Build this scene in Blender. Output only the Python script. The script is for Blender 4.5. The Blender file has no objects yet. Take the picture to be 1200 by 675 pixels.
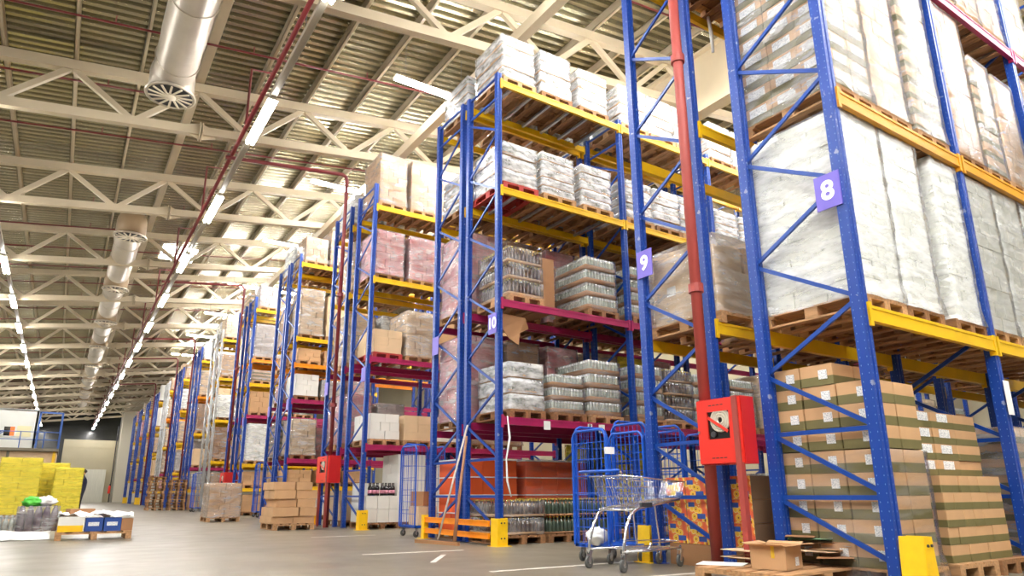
import bpy, math, random
from mathutils import Vector, Matrix, noise
R = random.Random(11)
PI = math.pi
C = bpy.context.scene.collection
SC = bpy.context.scene

# ------------------------------------------------------------------ helpers
class MB:
    def __init__(s): s.v = []; s.f = []; s.m = []
    def add(s, vs, fs, m=0):
        o = len(s.v); s.v += [tuple(v) for v in vs]
        for f in fs: s.f.append(tuple(i + o for i in f)); s.m.append(m)
        return s
    def box(s, x0, y0, z0, x1, y1, z1, m=0):
        vs = [(x0,y0,z0),(x1,y0,z0),(x1,y1,z0),(x0,y1,z0),(x0,y0,z1),(x1,y0,z1),(x1,y1,z1),(x0,y1,z1)]
        return s.add(vs, [(0,3,2,1),(4,5,6,7),(0,1,5,4),(1,2,6,5),(2,3,7,6),(3,0,4,7)], m)
    def cbox(s, c, d, m=0, rz=0.0):
        n = len(s.v)
        s.box(-d[0]/2,-d[1]/2,-d[2]/2,d[0]/2,d[1]/2,d[2]/2,m)
        ca, sa = math.cos(rz), math.sin(rz)
        for i in range(n, len(s.v)):
            x,y,z = s.v[i]; s.v[i] = (c[0]+x*ca-y*sa, c[1]+x*sa+y*ca, c[2]+z)
        return s
    def bar(s, p, q, w, h, m=0, up=(0,0,1)):
        p=Vector(p); q=Vector(q); d=(q-p).normalized(); u=Vector(up)
        if abs(d.dot(u))>.99: u=Vector((0,1,0))
        a=d.cross(u).normalized()*w/2; b=a.cross(d).normalized()*h/2
        vs=[p-a-b,p+a-b,p+a+b,p-a+b,q-a-b,q+a-b,q+a+b,q-a+b]
        return s.add(vs,[(3,2,1,0),(4,5,6,7),(0,1,5,4),(1,2,6,5),(2,3,7,6),(3,0,4,7)],m)
    def tube(s, pts, r, n=8, m=0, close=False):
        pts=[Vector(p) for p in pts]; k=len(pts); rings=[]
        pu=None
        for i,p in enumerate(pts):
            if close: d=(pts[(i+1)%k]-pts[i-1]).normalized()
            else: d=(pts[min(i+1,k-1)]-pts[max(i-1,0)]).normalized()
            if pu is None:
                u=Vector((0,0,1)) if abs(d.z)<.9 else Vector((0,1,0))
            else: u=pu
            a=d.cross(u).normalized(); b=a.cross(d).normalized(); pu=b
            rr = r[i] if isinstance(r,(list,tuple)) else r
            rings.append([p+a*math.cos(2*PI*j/n)*rr+b*math.sin(2*PI*j/n)*rr for j in range(n)])
        vs=[v for g in rings for v in g]; fs=[]
        for i in range(k if close else k-1):
            for j in range(n):
                a0=i*n+j; a1=i*n+(j+1)%n; b0=((i+1)%k)*n+j; b1=((i+1)%k)*n+(j+1)%n
                fs.append((a0,a1,b1,b0))
        if not close: fs += [tuple(range(n))[::-1], tuple((k-1)*n+j for j in range(n))]
        return s.add(vs,fs,m)
    def lathe(s, prof, c=(0,0,0), n=12, m=0, ms=None):
        vs=[]; fs=[]; k=len(prof)
        for r,z in prof:
            for j in range(n):
                a=2*PI*j/n; vs.append((c[0]+r*math.cos(a),c[1]+r*math.sin(a),c[2]+z))
        o=len(s.v); s.v+=vs
        for i in range(k-1):
            for j in range(n):
                s.f.append((o+i*n+j,o+i*n+(j+1)%n,o+(i+1)*n+(j+1)%n,o+(i+1)*n+j)); s.m.append(ms[i] if ms else m)
        s.f.append(tuple(o+j for j in range(n))[::-1]); s.m.append(ms[0] if ms else m)
        s.f.append(tuple(o+(k-1)*n+j for j in range(n))); s.m.append(ms[-1] if ms else m)
        return s
    def prism(s, poly, z0, z1, m=0):
        n=len(poly)
        vs=[(x,y,z0) for x,y in poly]+[(x,y,z1) for x,y in poly]
        fs=[tuple(range(n))[::-1],tuple(range(n,2*n))]+[(i,(i+1)%n,n+(i+1)%n,n+i) for i in range(n)]
        return s.add(vs,fs,m)
    def mesh(s, name, mats, smooth=False):
        me=bpy.data.meshes.new(name); me.from_pydata(s.v,[],s.f)
        for m in mats: me.materials.append(m)
        me.polygons.foreach_set('material_index',s.m)
        if smooth: me.polygons.foreach_set('use_smooth',[True]*len(s.f))
        me.update(); return me
    def build(s, name, mats, parent=None, loc=(0,0,0), rz=0, smooth=False):
        if not isinstance(mats,(list,tuple)): mats=[mats]
        return link(name, s.mesh(name,mats,smooth), parent, loc, rz)

def link(name, me, parent=None, loc=(0,0,0), rz=0):
    o=bpy.data.objects.new(name,me); C.objects.link(o); o.location=loc
    if rz: o.rotation_euler=(0,0,rz)
    if parent: o.parent=parent
    return o
def tag(o, label, cat, group=None, kind=None):
    o['label']=label; o['category']=cat
    if group: o['group']=group
    if kind: o['kind']=kind
    return o
def thing(name, label, cat, loc=(0,0,0), rz=0, group=None):
    return tag(link(name,None,None,loc,rz),label,cat,group)
def struct(name, mb, mats, parent=None, smooth=False):
    o=mb.build(name,mats,parent,smooth=smooth)
    o['kind']='structure'
    return o
ORD=['first','second','third','fourth','fifth','sixth','seventh','eighth','ninth','tenth','eleventh','twelfth','thirteenth','fourteenth','fifteenth','sixteenth','seventeenth','eighteenth','nineteenth','twentieth']
ORD+=['twenty-'+o for o in ORD[:9]]

# ------------------------------------------------------------------ materials
def lin(r,g,b):
    f=lambda c:(c/255/12.92 if c<=10 else ((c/255+.055)/1.055)**2.4)
    return (f(r),f(g),f(b))
def mat(name, col, rough=.5, metal=0., var=0., vs=4., bump=0., bs=40., stretch=None, alpha=1., spec=.5, col2=None, coat=0.):
    m=bpy.data.materials.new(name); m.use_nodes=True; nt=m.node_tree; N=nt.nodes; L=nt.links
    b=N['Principled BSDF']; b.inputs['Base Color'].default_value=(*col,1); b.inputs['Roughness'].default_value=rough
    b.inputs['Metallic'].default_value=metal; b.inputs['Alpha'].default_value=alpha; b.inputs['Specular IOR Level'].default_value=spec
    b.inputs['Coat Weight'].default_value=coat
    tc=N.new('ShaderNodeTexCoord'); co=tc.outputs['Object']
    if stretch:
        mp=N.new('ShaderNodeMapping'); L.new(co,mp.inputs[0]); mp.inputs['Scale'].default_value=stretch[:3]
        if len(stretch)>3: mp.inputs['Rotation'].default_value=stretch[3:6]
        co=mp.outputs[0]
    if var:
        n=N.new('ShaderNodeTexNoise'); n.inputs['Scale'].default_value=vs; n.inputs['Detail'].default_value=4; L.new(co,n.inputs['Vector'])
        mx=N.new('ShaderNodeMix'); mx.data_type='RGBA'
        rp=N.new('ShaderNodeMapRange'); rp.inputs[1].default_value=.3; rp.inputs[2].default_value=.7; L.new(n.outputs[0],rp.inputs[0])
        L.new(rp.outputs[0],mx.inputs[0]); c2=col2 or tuple(c*(1-var) for c in col)
        mx.inputs[6].default_value=(*col,1); mx.inputs[7].default_value=(*c2,1); L.new(mx.outputs[2],b.inputs['Base Color'])
    if bump:
        n2=N.new('ShaderNodeTexNoise'); n2.inputs['Scale'].default_value=bs; n2.inputs['Detail'].default_value=3; L.new(co,n2.inputs['Vector'])
        bp=N.new('ShaderNodeBump'); bp.inputs['Strength'].default_value=bump; bp.inputs['Distance'].default_value=.02
        L.new(n2.outputs[0],bp.inputs['Height']); L.new(bp.outputs[0],b.inputs['Normal'])
    return m
def emit(name,col,s):
    m=bpy.data.materials.new(name); m.use_nodes=True; nt=m.node_tree; nt.nodes.clear()
    e=nt.nodes.new('ShaderNodeEmission'); e.inputs[0].default_value=(*col,1); e.inputs[1].default_value=s
    o=nt.nodes.new('ShaderNodeOutputMaterial'); nt.links.new(e.outputs[0],o.inputs[0]); return m
def perforated(name,col,hole):
    m=mat(name,col,.38); nt=m.node_tree; N=nt.nodes; L=nt.links; b=N['Principled BSDF']
    tc=N.new('ShaderNodeTexCoord'); sx=N.new('ShaderNodeSeparateXYZ'); L.new(tc.outputs['Object'],sx.inputs[0])
    sn=N.new('ShaderNodeSeparateXYZ'); L.new(tc.outputs['Normal'],sn.inputs[0])
    def M(op,a,bv=None,cv=None):
        n=N.new('ShaderNodeMath'); n.operation=op
        for i,v in enumerate((a,bv,cv)):
            if v is None: continue
            if isinstance(v,(int,float)): n.inputs[i].default_value=v
            else: L.new(v,n.inputs[i])
        return n.outputs[0]
    ax=M('ABSOLUTE',sn.outputs[0]); side=M('GREATER_THAN',ax,.5)
    ux=M('ABSOLUTE',sx.outputs[0]); uy=M('ABSOLUTE',sx.outputs[1])
    u=M('ADD',M('MULTIPLY',uy,side),M('MULTIPLY',ux,M('SUBTRACT',1.,side)))
    du=M('SUBTRACT',u,.032)
    dz=M('MULTIPLY',M('SUBTRACT',M('FRACT',M('DIVIDE',sx.outputs[2],.075)),.5),.075)
    d=M('ADD',M('MULTIPLY',M('MULTIPLY',du,du),2.2),M('MULTIPLY',dz,M('MULTIPLY',dz,.5)))
    k=M('LESS_THAN',d,.00003)  # pale dots: brightness seen through the holes, put into the paint colour
    mx=N.new('ShaderNodeMix'); mx.data_type='RGBA'; L.new(k,mx.inputs[0])
    # scuffs and scratches of the paint
    ns=N.new('ShaderNodeTexNoise'); ns.inputs['Scale'].default_value=9; ns.inputs['Detail'].default_value=8; L.new(tc.outputs['Object'],ns.inputs['Vector'])
    sc=M('GREATER_THAN',ns.outputs[0],.70)
    m2=N.new('ShaderNodeMix'); m2.data_type='RGBA'; L.new(sc,m2.inputs[0]); m2.inputs[6].default_value=(*col,1); m2.inputs[7].default_value=(*(c*.6+.25 for c in col),1)
    L.new(m2.outputs[2],mx.inputs[6]); mx.inputs[7].default_value=(*hole,1)
    L.new(mx.outputs[2],b.inputs['Base Color'])
    return m
def floor_mat():
    m=mat('polished_concrete',lin(130,122,106),.3,var=.25,vs=.4,col2=lin(112,104,88)); nt=m.node_tree; N=nt.nodes; L=nt.links; b=N['Principled BSDF']
    tc=N.new('ShaderNodeTexCoord')
    n=N.new('ShaderNodeTexNoise'); n.inputs['Scale'].default_value=1.7; n.inputs['Detail'].default_value=8; L.new(tc.outputs['Object'],n.inputs['Vector'])
    r=N.new('ShaderNodeMapRange'); r.inputs[1].default_value=.3; r.inputs[2].default_value=.7; r.inputs[3].default_value=.30; r.inputs[4].default_value=.40
    L.new(n.outputs[0],r.inputs[0]); L.new(r.outputs[0],b.inputs['Roughness'])
    # fine tyre marks
    mp=N.new('ShaderNodeMapping'); mp.inputs['Scale'].default_value=(1.,.12,1); mp.inputs['Rotation'].default_value=(0,0,.35); L.new(tc.outputs['Object'],mp.inputs[0])
    n2=N.new('ShaderNodeTexNoise'); n2.inputs['Scale'].default_value=3; n2.inputs['Detail'].default_value=6; L.new(mp.outputs[0],n2.inputs['Vector'])
    r2=N.new('ShaderNodeMapRange'); r2.inputs[1].default_value=.35; r2.inputs[2].default_value=.75; r2.inputs[3].default_value=1.; r2.inputs[4].default_value=.93; L.new(n2.outputs[0],r2.inputs[0])
    old=b.inputs['Base Color'].links[0].from_socket
    mx=N.new('ShaderNodeMix'); mx.data_type='RGBA'; mx.blend_type='MULTIPLY'; mx.inputs[0].default_value=1
    L.new(old,mx.inputs[6]); L.new(r2.outputs[0],mx.inputs[7]); L.new(mx.outputs[2],b.inputs['Base Color'])
    return m
def fruit_mat():
    m=mat('fruit_print_card',lin(240,140,60),.5); nt=m.node_tree; N=nt.nodes; L=nt.links; b=N['Principled BSDF']
    tc=N.new('ShaderNodeTexCoord')
    v=N.new('ShaderNodeTexVoronoi'); v.inputs['Scale'].default_value=11; L.new(tc.outputs['Object'],v.inputs['Vector'])
    rp=N.new('ShaderNodeValToRGB'); e=rp.color_ramp; e.interpolation='CONSTANT'
    e.elements[0].color=(*lin(150,60,40),1); e.elements[0].position=0
    e.elements[1].color=(*lin(250,200,60),1); e.elements[1].position=.18
    for p,c in ((.42,(250,225,150)),(.5,(244,140,60)),(.68,(235,105,70))):
        k=e.elements.new(p); k.color=(*lin(*c),1)
    mu=N.new('ShaderNodeMath'); mu.operation='MULTIPLY'; mu.inputs[1].default_value=1.15; L.new(v.outputs[0],mu.inputs[0]); L.new(mu.outputs[0],rp.inputs[0]); L.new(rp.outputs[0],b.inputs['Base Color'])
    return m
def print_mat(name,base,ink,sx,sz,thr=.55):
    m=mat(name,base,.55); nt=m.node_tree; N=nt.nodes; L=nt.links; b=N['Principled BSDF']
    tc=N.new('ShaderNodeTexCoord'); mp=N.new('ShaderNodeMapping'); mp.inputs['Scale'].default_value=(sx,sx,sz); L.new(tc.outputs['Object'],mp.inputs[0])
    n=N.new('ShaderNodeTexNoise'); n.inputs['Scale'].default_value=1; n.inputs['Detail'].default_value=0; L.new(mp.outputs[0],n.inputs['Vector'])
    g=N.new('ShaderNodeMath'); g.operation='GREATER_THAN'; g.inputs[1].default_value=thr; L.new(n.outputs[0],g.inputs[0])
    mx=N.new('ShaderNodeMix'); mx.data_type='RGBA'; L.new(g.outputs[0],mx.inputs[0]); mx.inputs[6].default_value=(*base,1); mx.inputs[7].default_value=(*ink,1)
    L.new(mx.outputs[2],b.inputs['Base Color']); return m

BLUE=perforated('blue_upright_paint',lin(14,60,146),lin(110,140,195))
BLUEB=mat('blue_brace_paint',lin(16,64,148),.35)
GALV=mat('galvanised_steel',(.55,.56,.56),.35,.7,.25,12)
YEL=mat('yellow_beam_paint',lin(238,190,14),.4,var=.15,vs=3)
ORG=mat('orange_beam_paint',lin(250,150,14),.4,var=.15,vs=3)
MAG=mat('magenta_beam_paint',lin(172,34,92),.4,var=.18,vs=3)
GUARD=mat('yellow_guard_paint',lin(250,200,20),.45,var=.12,vs=9)
WOOD=mat('pallet_wood',lin(196,150,104),.75,var=.45,vs=5,stretch=(6,1,6),bump=.2,bs=12)
WOOD2=mat('worn_pallet_wood',lin(158,112,72),.8,var=.5,vs=5,stretch=(6,1,6),bump=.2,bs=12)
WOODR=mat('red_painted_pallet_wood',lin(176,52,46),.7,var=.3,vs=5,stretch=(6,1,6))
KRAFT=mat('kraft_cardboard',lin(202,160,116),.7,var=.12,vs=3)
KRAFT2=mat('dark_kraft_cardboard',lin(168,122,82),.75,var=.15,vs=3)
KRAFT3=mat('pale_kraft_cardboard',lin(220,190,152),.7,var=.12,vs=3)
GREEN=mat('olive_carton_print',lin(112,104,62),.65,var=.12,vs=6)
WHITEC=mat('white_carton',lin(230,228,220),.6,var=.06,vs=3)
PALEC=mat('pale_green_white_carton',lin(238,240,230),.6,var=.08,vs=5)
GREYC=mat('grey_lilac_carton',lin(196,186,182),.6,var=.15,vs=3)
PINKC=mat('wine_red_carton',lin(206,112,118),.55,var=.25,vs=3,col2=lin(225,185,185))
ORGC=mat('orange_carton',lin(236,98,44),.55,var=.1,vs=3)
YELC=mat('yellow_carton',lin(250,230,74),.5,var=.15,vs=3)
BLUEC=mat('blue_carton',lin(36,74,150),.5,var=.1,vs=3)
LABEL=print_mat('printed_paper_label',lin(238,238,236),lin(190,194,200),70,120,.56)
PAPER=mat('white_paper',lin(240,240,238),.6)
def film(name,col,lo,hi,scale,stretch,rough=.12,gl=.55,bump=.7):
    """thin plastic film: clear with glossy glints and milky streaks where it is doubled"""
    m=bpy.data.materials.new(name); m.use_nodes=True; nt=m.node_tree; N=nt.nodes; L=nt.links; N.clear()
    out=N.new('ShaderNodeOutputMaterial'); tr=N.new('ShaderNodeBsdfTransparent'); gs=N.new('ShaderNodeBsdfGlossy'); df=N.new('ShaderNodeBsdfDiffuse')
    gs.inputs['Roughness'].default_value=rough; df.inputs[0].default_value=(*col,1); gs.inputs[0].default_value=(1,1,1,1)
    tc=N.new('ShaderNodeTexCoord'); mp=N.new('ShaderNodeMapping'); mp.inputs['Scale'].default_value=stretch[:3]; mp.inputs['Rotation'].default_value=stretch[3:6]; L.new(tc.outputs['Object'],mp.inputs[0])
    oi=N.new('ShaderNodeObjectInfo'); ad=N.new('ShaderNodeVectorMath'); ad.operation='ADD'; L.new(mp.outputs[0],ad.inputs[0])
    sc=N.new('ShaderNodeMath'); sc.operation='MULTIPLY'; sc.inputs[1].default_value=37; L.new(oi.outputs['Random'],sc.inputs[0]); L.new(sc.outputs[0],ad.inputs[1])
    n=N.new('ShaderNodeTexNoise'); n.inputs['Scale'].default_value=scale; n.inputs['Detail'].default_value=5; n.inputs['Roughness'].default_value=.6; L.new(ad.outputs[0],n.inputs['Vector'])
    r=N.new('ShaderNodeMapRange'); r.inputs[1].default_value=.38; r.inputs[2].default_value=.72; r.inputs[3].default_value=lo; r.inputs[4].default_value=hi; L.new(n.outputs[0],r.inputs[0])
    bp=N.new('ShaderNodeBump'); bp.inputs['Strength'].default_value=bump; bp.inputs['Distance'].default_value=.03; L.new(n.outputs[0],bp.inputs['Height'])
    for q in (gs,df): L.new(bp.outputs[0],q.inputs['Normal'])
    fr=N.new('ShaderNodeLayerWeight'); fr.inputs[0].default_value=gl; L.new(bp.outputs[0],fr.inputs['Normal'])
    m1=N.new('ShaderNodeMixShader'); L.new(r.outputs[0],m1.inputs[0]); L.new(tr.outputs[0],m1.inputs[1]); L.new(df.outputs[0],m1.inputs[2])
    fm=N.new('ShaderNodeMath'); fm.operation='MULTIPLY'; fm.inputs[1].default_value=.7; L.new(fr.outputs['Fresnel'],fm.inputs[0])
    m2=N.new('ShaderNodeMixShader'); L.new(fm.outputs[0],m2.inputs[0]); L.new(m1.outputs[0],m2.inputs[1]); L.new(gs.outputs[0],m2.inputs[2])
    L.new(m2.outputs[0],out.inputs[0]); return m
FILM=film('stretch_film',(.95,.94,.93),.03,.42,1.,(2.5,2.5,9.,.55,.5,.2),gl=.32)
FILMW=film('milky_shrink_film',(.95,.95,.95),.22,.8,1.,(4,4,11,.3,.3,.2),gl=.4)
FILML=film('glossy_pallet_film',(.97,.97,.97),.12,.7,1.,(2.2,2.2,8.,.6,.55,.2),gl=.17)
FILMB=film('bottle_tray_film',(.95,.95,.95),.0,.3,1.,(3.,3.,9.,.4,.3,.2),gl=.2)
FILMC=film('clear_stretch_film',(.95,.94,.93),0.,.16,1.,(2.,2.,9.,.3,.2,.1),gl=.12)
FILMY=film('yellow_stretch_film',lin(252,240,90),.1,.6,1.,(1.6,1.6,8,.1,.2,0),gl=.12)
FILMO=mat('heavy_white_film',(.94,.94,.93),.25,bump=.6,bs=4,var=.12,vs=5,spec=.7)
GLASS=mat('clear_bottle_glass',lin(176,184,172),.12,var=.3,vs=14,spec=.9)
GLASSD=mat('brown_bottle_glass',lin(74,46,32),.12,spec=.9)
GLASSG=mat('dark_green_bottle_glass',lin(70,84,70),.12,var=.3,vs=10,spec=.9)
BLACKG=mat('black_wine_glass',lin(22,20,24),.1,spec=.8)
CAPY=mat('gold_bottle_cap',lin(206,176,70),.35,.4)
CAPG=mat('silver_bottle_cap',(.62,.63,.62),.3,.7)
PINKL=mat('pink_wine_label',lin(226,150,170),.5)
CREAM=mat('cream_steel_paint',lin(202,187,158),.5,var=.06,vs=2)
DECK=mat('galvanised_roof_deck',(.47,.43,.30),.27,.85,.22,1.3,stretch=(.4,3,1))
REDP=mat('dark_red_pipe_paint',lin(118,38,40),.4)
REDS=mat('faded_red_stand_paint',lin(160,64,56),.5,var=.12,vs=4)
REDC=mat('signal_red_cabinet',lin(226,52,40),.35)
REDD=mat('deep_red_cabinet_side',lin(196,34,32),.35)
DARK=mat('dark_steel',(.03,.03,.035),.5)
RUBBER=mat('grey_rubber_tyre',(.09,.09,.085),.7)
CHROME=mat('chrome_wire',(.72,.73,.75),.2,.95)
BLUECAGE=mat('blue_cage_enamel',lin(24,84,188),.35)
SIGN=mat('purple_sign_plastic',lin(112,98,196),.45)
WHITE=mat('white_sign_ink',(.92,.92,.92),.5)
BLACK=mat('black_ink',(.02,.02,.02),.5)
DUCT=mat('foil_duct_skin',lin(200,190,174),.34,.3,.12,2,bump=.35,bs=3)
DUCTM=mat('galvanised_duct_ring',lin(200,190,172),.3,.75)
BROWN=mat('brown_duct_dome',lin(150,128,98),.5,.2)
GRILL=mat('pale_fan_blade',lin(214,202,178),.45)
TRUNK=mat('light_trunking_paint',lin(168,160,142),.4)
TUBE=emit('fluorescent_tube',(1.,.985,.965),92.)
SKYL=emit('skylight_daylight',(1,1,1),4.)
WALLC=mat('cream_wall_panel',lin(222,214,192),.7,var=.05,vs=.6)
WALLB=mat('beige_partition',lin(184,174,146),.7,var=.06,vs=.8)
WALLD=mat('dark_glazed_wall',lin(44,46,42),.18,var=.3,vs=.4)
CURT=mat('white_strip_curtain',lin(224,222,206),.4,var=.15,vs=3,stretch=(6,6,.3))
OFFW=mat('office_panel_white',lin(222,222,214),.6,var=.04,vs=.5)
OFFY=mat('pale_yellow_panel',lin(228,220,176),.6)
PANE=mat('dark_window_pane',lin(30,28,26),.06,spec=.9)
GLOW=emit('lit_orange_room',lin(214,110,60),.8)
RAILB=mat('blue_railing_paint',lin(48,88,160),.4)
DECKM=mat('mezzanine_steel',lin(118,110,92),.6)
FLOORL=mat('worn_white_floor_paint',lin(226,220,208),.4,var=.25,vs=4)
SKIN=mat('skin',lin(196,146,120),.6); NAVY=mat('navy_workwear',lin(34,38,62),.8,var=.2,vs=9); HAIR=mat('dark_hair',lin(38,28,22),.7)
PURP=mat('dark_plum_shrink_pack',lin(64,44,60),.22,var=.4,vs=7,col2=lin(112,92,104),bump=.5,bs=7)
HOSE=mat('off_white_hose',lin(196,190,174),.6)
GREENB=mat('green_plastic_bag',lin(88,200,66),.35,bump=.5,bs=9)
BAGW=mat('white_plastic_bag',lin(238,238,236),.3,bump=.6,bs=7)
MINT=mat('mint_card_scrap',lin(150,206,170),.6)
STICK=mat('worn_white_broom_handle',lin(214,206,194),.6,var=.4,vs=9)
STICKB=mat('wooden_pole',lin(182,132,98),.7,var=.3,vs=9)
YELP=mat('yellow_plastic',lin(230,190,50),.5)
FRUIT=fruit_mat()
FRUITB=mat('shaded_fruit_carton_side',lin(150,122,98),.65,var=.12,vs=4)
BLUEL=mat('blue_brand_patch',lin(60,90,170),.5)
AMB=mat('amber_beam_paint',lin(226,158,36),.4,var=.15,vs=3)
LEVELC={'a':AMB,'y':YEL,'o':ORG,'m':MAG}

# ------------------------------------------------------------------ setting
SL=.13
def zc(x): return 9.55+SL*x                       # truss bottom chord axis
XL,XR,Y0,Y1=-12.,24.,-9.,104.
struct('floor',MB().box(-16,-8,-.2,26,112,0),floor_mat())
# corrugated deck, ribs along X
d=MB(); P=.25; n=int((Y1-Y0)/P); prof=[]
for i in range(n):
    y=Y0+i*P; prof+=[(y,0),(y+.10,0),(y+.13,.09),(y+.22,.09)]
vs=[]; 
for x in (XL,XR):
    for y,h in prof: vs.append((x,y,zc(x)+1.62+h))
k=len(prof); d.add(vs,[(j,j+1,k+j+1,k+j) for j in range(k-1)])
ceil=struct('ceiling',d,DECK)
PX=[-1.03+1.36*i for i in range(-8,19)]
for x in PX:
    w=.2 if abs(x-1.69)<.1 else .1
    m=MB()
    if w>.15: m.box(-w/2,Y0,-.13,w/2,Y1,.13)
    else:      # C purlin: web and two flanges
        m.box(-.008,Y0,-.12,.008,Y1,.12); m.box(-.008,Y0,-.12,.07,Y1,-.105); m.box(-.008,Y0,.105,.07,Y1,.12)
    o=m.build('purlin',CREAM,ceil,(x,0,zc(x)+1.62-.13))
# trusses along X, 2.72 m panels, nodes on the purlins
def fl(x0,x1,z): return [(x0,z),(x1,z)]
TY=[11.0+6.0*i for i in range(-2,15)]
for i,y in enumerate(TY):
    t=thing('roof_truss',f'cream sloping steel lattice truss, {ORD[i]} counting from the camera end','roof truss',(0,y,0),0,'roof trusses')
    x0,x1=-11.9,23.5
    MB().bar((x0,0,zc(x0)+1.2),(x1,0,zc(x1)+1.2),.2,.24).build('top_chord',CREAM,t)
    MB().bar((x0,0,zc(x0)),(x1,0,zc(x1)),.18,.22).build('bottom_chord',CREAM,t)
    xt=[-1.03+2.72*k for k in range(-4,10)]
    for a in xt:
        for s in (-1,1):
            b=a+1.36*s
            if b<x0 or b>x1: continue
            MB().bar((a+.05*s,0,zc(a)+1.1),(b-.08*s,0,zc(b)+.08),.11,.13).build('web_member',CREAM,t)
    for xs in (1.85,13.2):
        f=MB()
        for dx in (-.03,.03):
            pr=[(.24*math.cos(PI/4*j+PI/8),.24*math.sin(PI/4*j+PI/8)) for j in range(8)]
            vs=[(xs+dx-.012,p,zc(xs)+q) for p,q in pr]+[(xs+dx+.012,p,zc(xs)+q) for p,q in pr]
            f.add(vs,[tuple(range(8))[::-1],tuple(range(8,16))]+[(j,(j+1)%8,8+(j+1)%8,8+j) for j in range(8)])
        for sg in (-1,1):
            f.add([(xs+sg*.04,-.01,zc(xs)-.22),(xs+sg*.04,.01,zc(xs)-.22),(xs+sg*.36,.01,zc(xs)-.11),(xs+sg*.36,-.01,zc(xs)-.11),
                   (xs+sg*.04,-.01,zc(xs)+.22),(xs+sg*.04,.01,zc(xs)+.22),(xs+sg*.36,.01,zc(xs)+.11),(xs+sg*.36,-.01,zc(xs)+.11)],
                  [(0,1,2,3),(4,5,6,7),(0,3,7,4),(1,2,6,5),(0,1,5,4),(3,2,6,7)])
        f.build('splice_flange',CREAM,t)
struct('trim_1',MB().box(6.9,Y0,10.12,7.1,Y1,10.38),CREAM)                      # long beam over the rack ends
g=MB(); g.box(12.97,Y0,10.55,13.01,Y1,12.2); g.box(12.82,Y0,10.5,13.16,Y1,10.55); g.box(12.82,Y0,12.2,13.16,Y1,12.26)
struct('trim_2',g,CREAM)                                                        # deep plate girder
# far walls
struct('wall_back',MB().box(-16,103,0,5.9,103.3,13.2),WALLD)
struct('wall_right',MB().box(6.0,92,0,26,104,16).box(5.5,92,0,6.0,92.4,11),WALLC)
struct('wall_side',MB().box(24,-9,0,24.3,92,14.5),WALLB)
p=MB().box(-.1,95,0,5.45,95.15,7.25)
for q in range(5): p.box(-.1,94.97,1.4*q+.7,5.45,95,1.4*q+.73)
struct('door_1',p,WALLB)
c=MB()
for q in range(10): c.box(2.1+.25*q,94.75+.03*(q%2),0,2.1+.25*q+.27,94.77+.03*(q%2),3.8)
tag(c.build('strip_curtain',CURT),'white plastic strip curtain hanging in the big beige gate at the far end','strip curtain')
fe=thing('fire_extinguisher','small red fire extinguisher on the far wall beside the beige gate','fire extinguisher',(5.2,94.8,1.0))
MB().lathe([(.12,0),(.14,.04),(.14,.75),(.1,.9),(.04,.95)],n=12).build('cylinder_body',REDC,fe,smooth=True)
MB().box(-.05,-.03,.95,.05,.03,1.1).build('valve',DARK,fe)
tag(MB().tube([(5.3,94.85,0),(5.3,94.85,9)],.06,8).build('drain_pipe',DARK),'thin dark vertical pipe running up the far wall beside the gate','pipe')
sk=struct('window_1',MB().box(2.5,31.2,zc(3.2)+1.5,3.9,33.2,zc(3.2)+1.54),SKYL)
# lamps
def lamp(x,y,z,along,label,group):
    t=thing('fluorescent_lamp',label,'lamp',(x,y,z),0 if along=='y' else -PI/2,group)
    t_=lamp.c
    link('lamp_housing',t_[0],t); 
    if along=='x': w_=link('hanger_wire',hw_,t); w_.scale=(1,1,(zc(x)+1.62-z)/1.2 if zc(x)+1.62>z else 1)
    for k in (0,1): link('lamp_tube',t_[1],t,((-.06,.06)[k],0,0))
    return t
hm=MB().prism([(-.11,.03),(-.06,.085),(.06,.085),(.11,.03)],0,2.15)
hm.v=[(x,z-1.075,y) for x,y,z in hm.v]
tm=MB().tube([(0,-1.05,0),(0,1.05,0)],.03,8)
hw_=MB().tube([(0,-.8,.06),(0,-.8,1.2)],.006,5).tube([(0,.8,.06),(0,.8,1.2)],.006,5).mesh('hanger_wire',[DARK])
lamp.c=(hm.mesh('lamp_housing',[TRUNK]),tm.mesh('lamp_tube',[TUBE],True))
for nm,x in (('right',2.76),('left',-2.72),('outer',-8.2)):  # outer row is added out of view to brighten the rack ends
    for i in range(20 if nm!='outer' else 13):
        y=8.65+5.65*(i-3)-(0 if nm=='right' else 2.0)
        if y>100 or y<-7.8: continue
        lamp(x,y,8.95,'y',f'added unseen fill tube lamp, {ORD[i]} along the '+{'right':'row beside the red pipe','left':'row on the office side','outer':'added unseen row past the office side'}[nm],f'lamps of the {nm} row')
    tr=thing('light_trunking','long pale metal trunking carrying the lamps '+{'right':'beside the red pipe','left':'on the office side','outer':'in the added row past the office side'}[nm],'trunking',(x,0,9.1))
    YE=101 if nm!='outer' else 62
    tb=MB().box(-.045,-9,-.04,.045,YE,.04); tb.box(-.06,-9,-.05,-.045,YE,.06); tb.box(.045,-9,-.05,.06,YE,.06)
    tb.build('rail',TRUNK,tr)
    for y in TY: MB().tube([(0,y,.03),(0,y,zc(x)-9.15)],.008,5).build('hanger_wire',DARK,tr)
AISLE=[.7,7.7,13.6,20.3,26.6,33.5,39.8,46.2,53.3]
for j,y in enumerate(AISLE):
    for i in range(6 if j<4 else 3 if j<9 else 1):
        lamp(6.75+2.55*i,y,10.85-.02,'x',f'added unseen fill tube lamp, {ORD[i]} from the main aisle over the {ORD[j]} rack aisle','lamps over the rack aisles')
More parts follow.
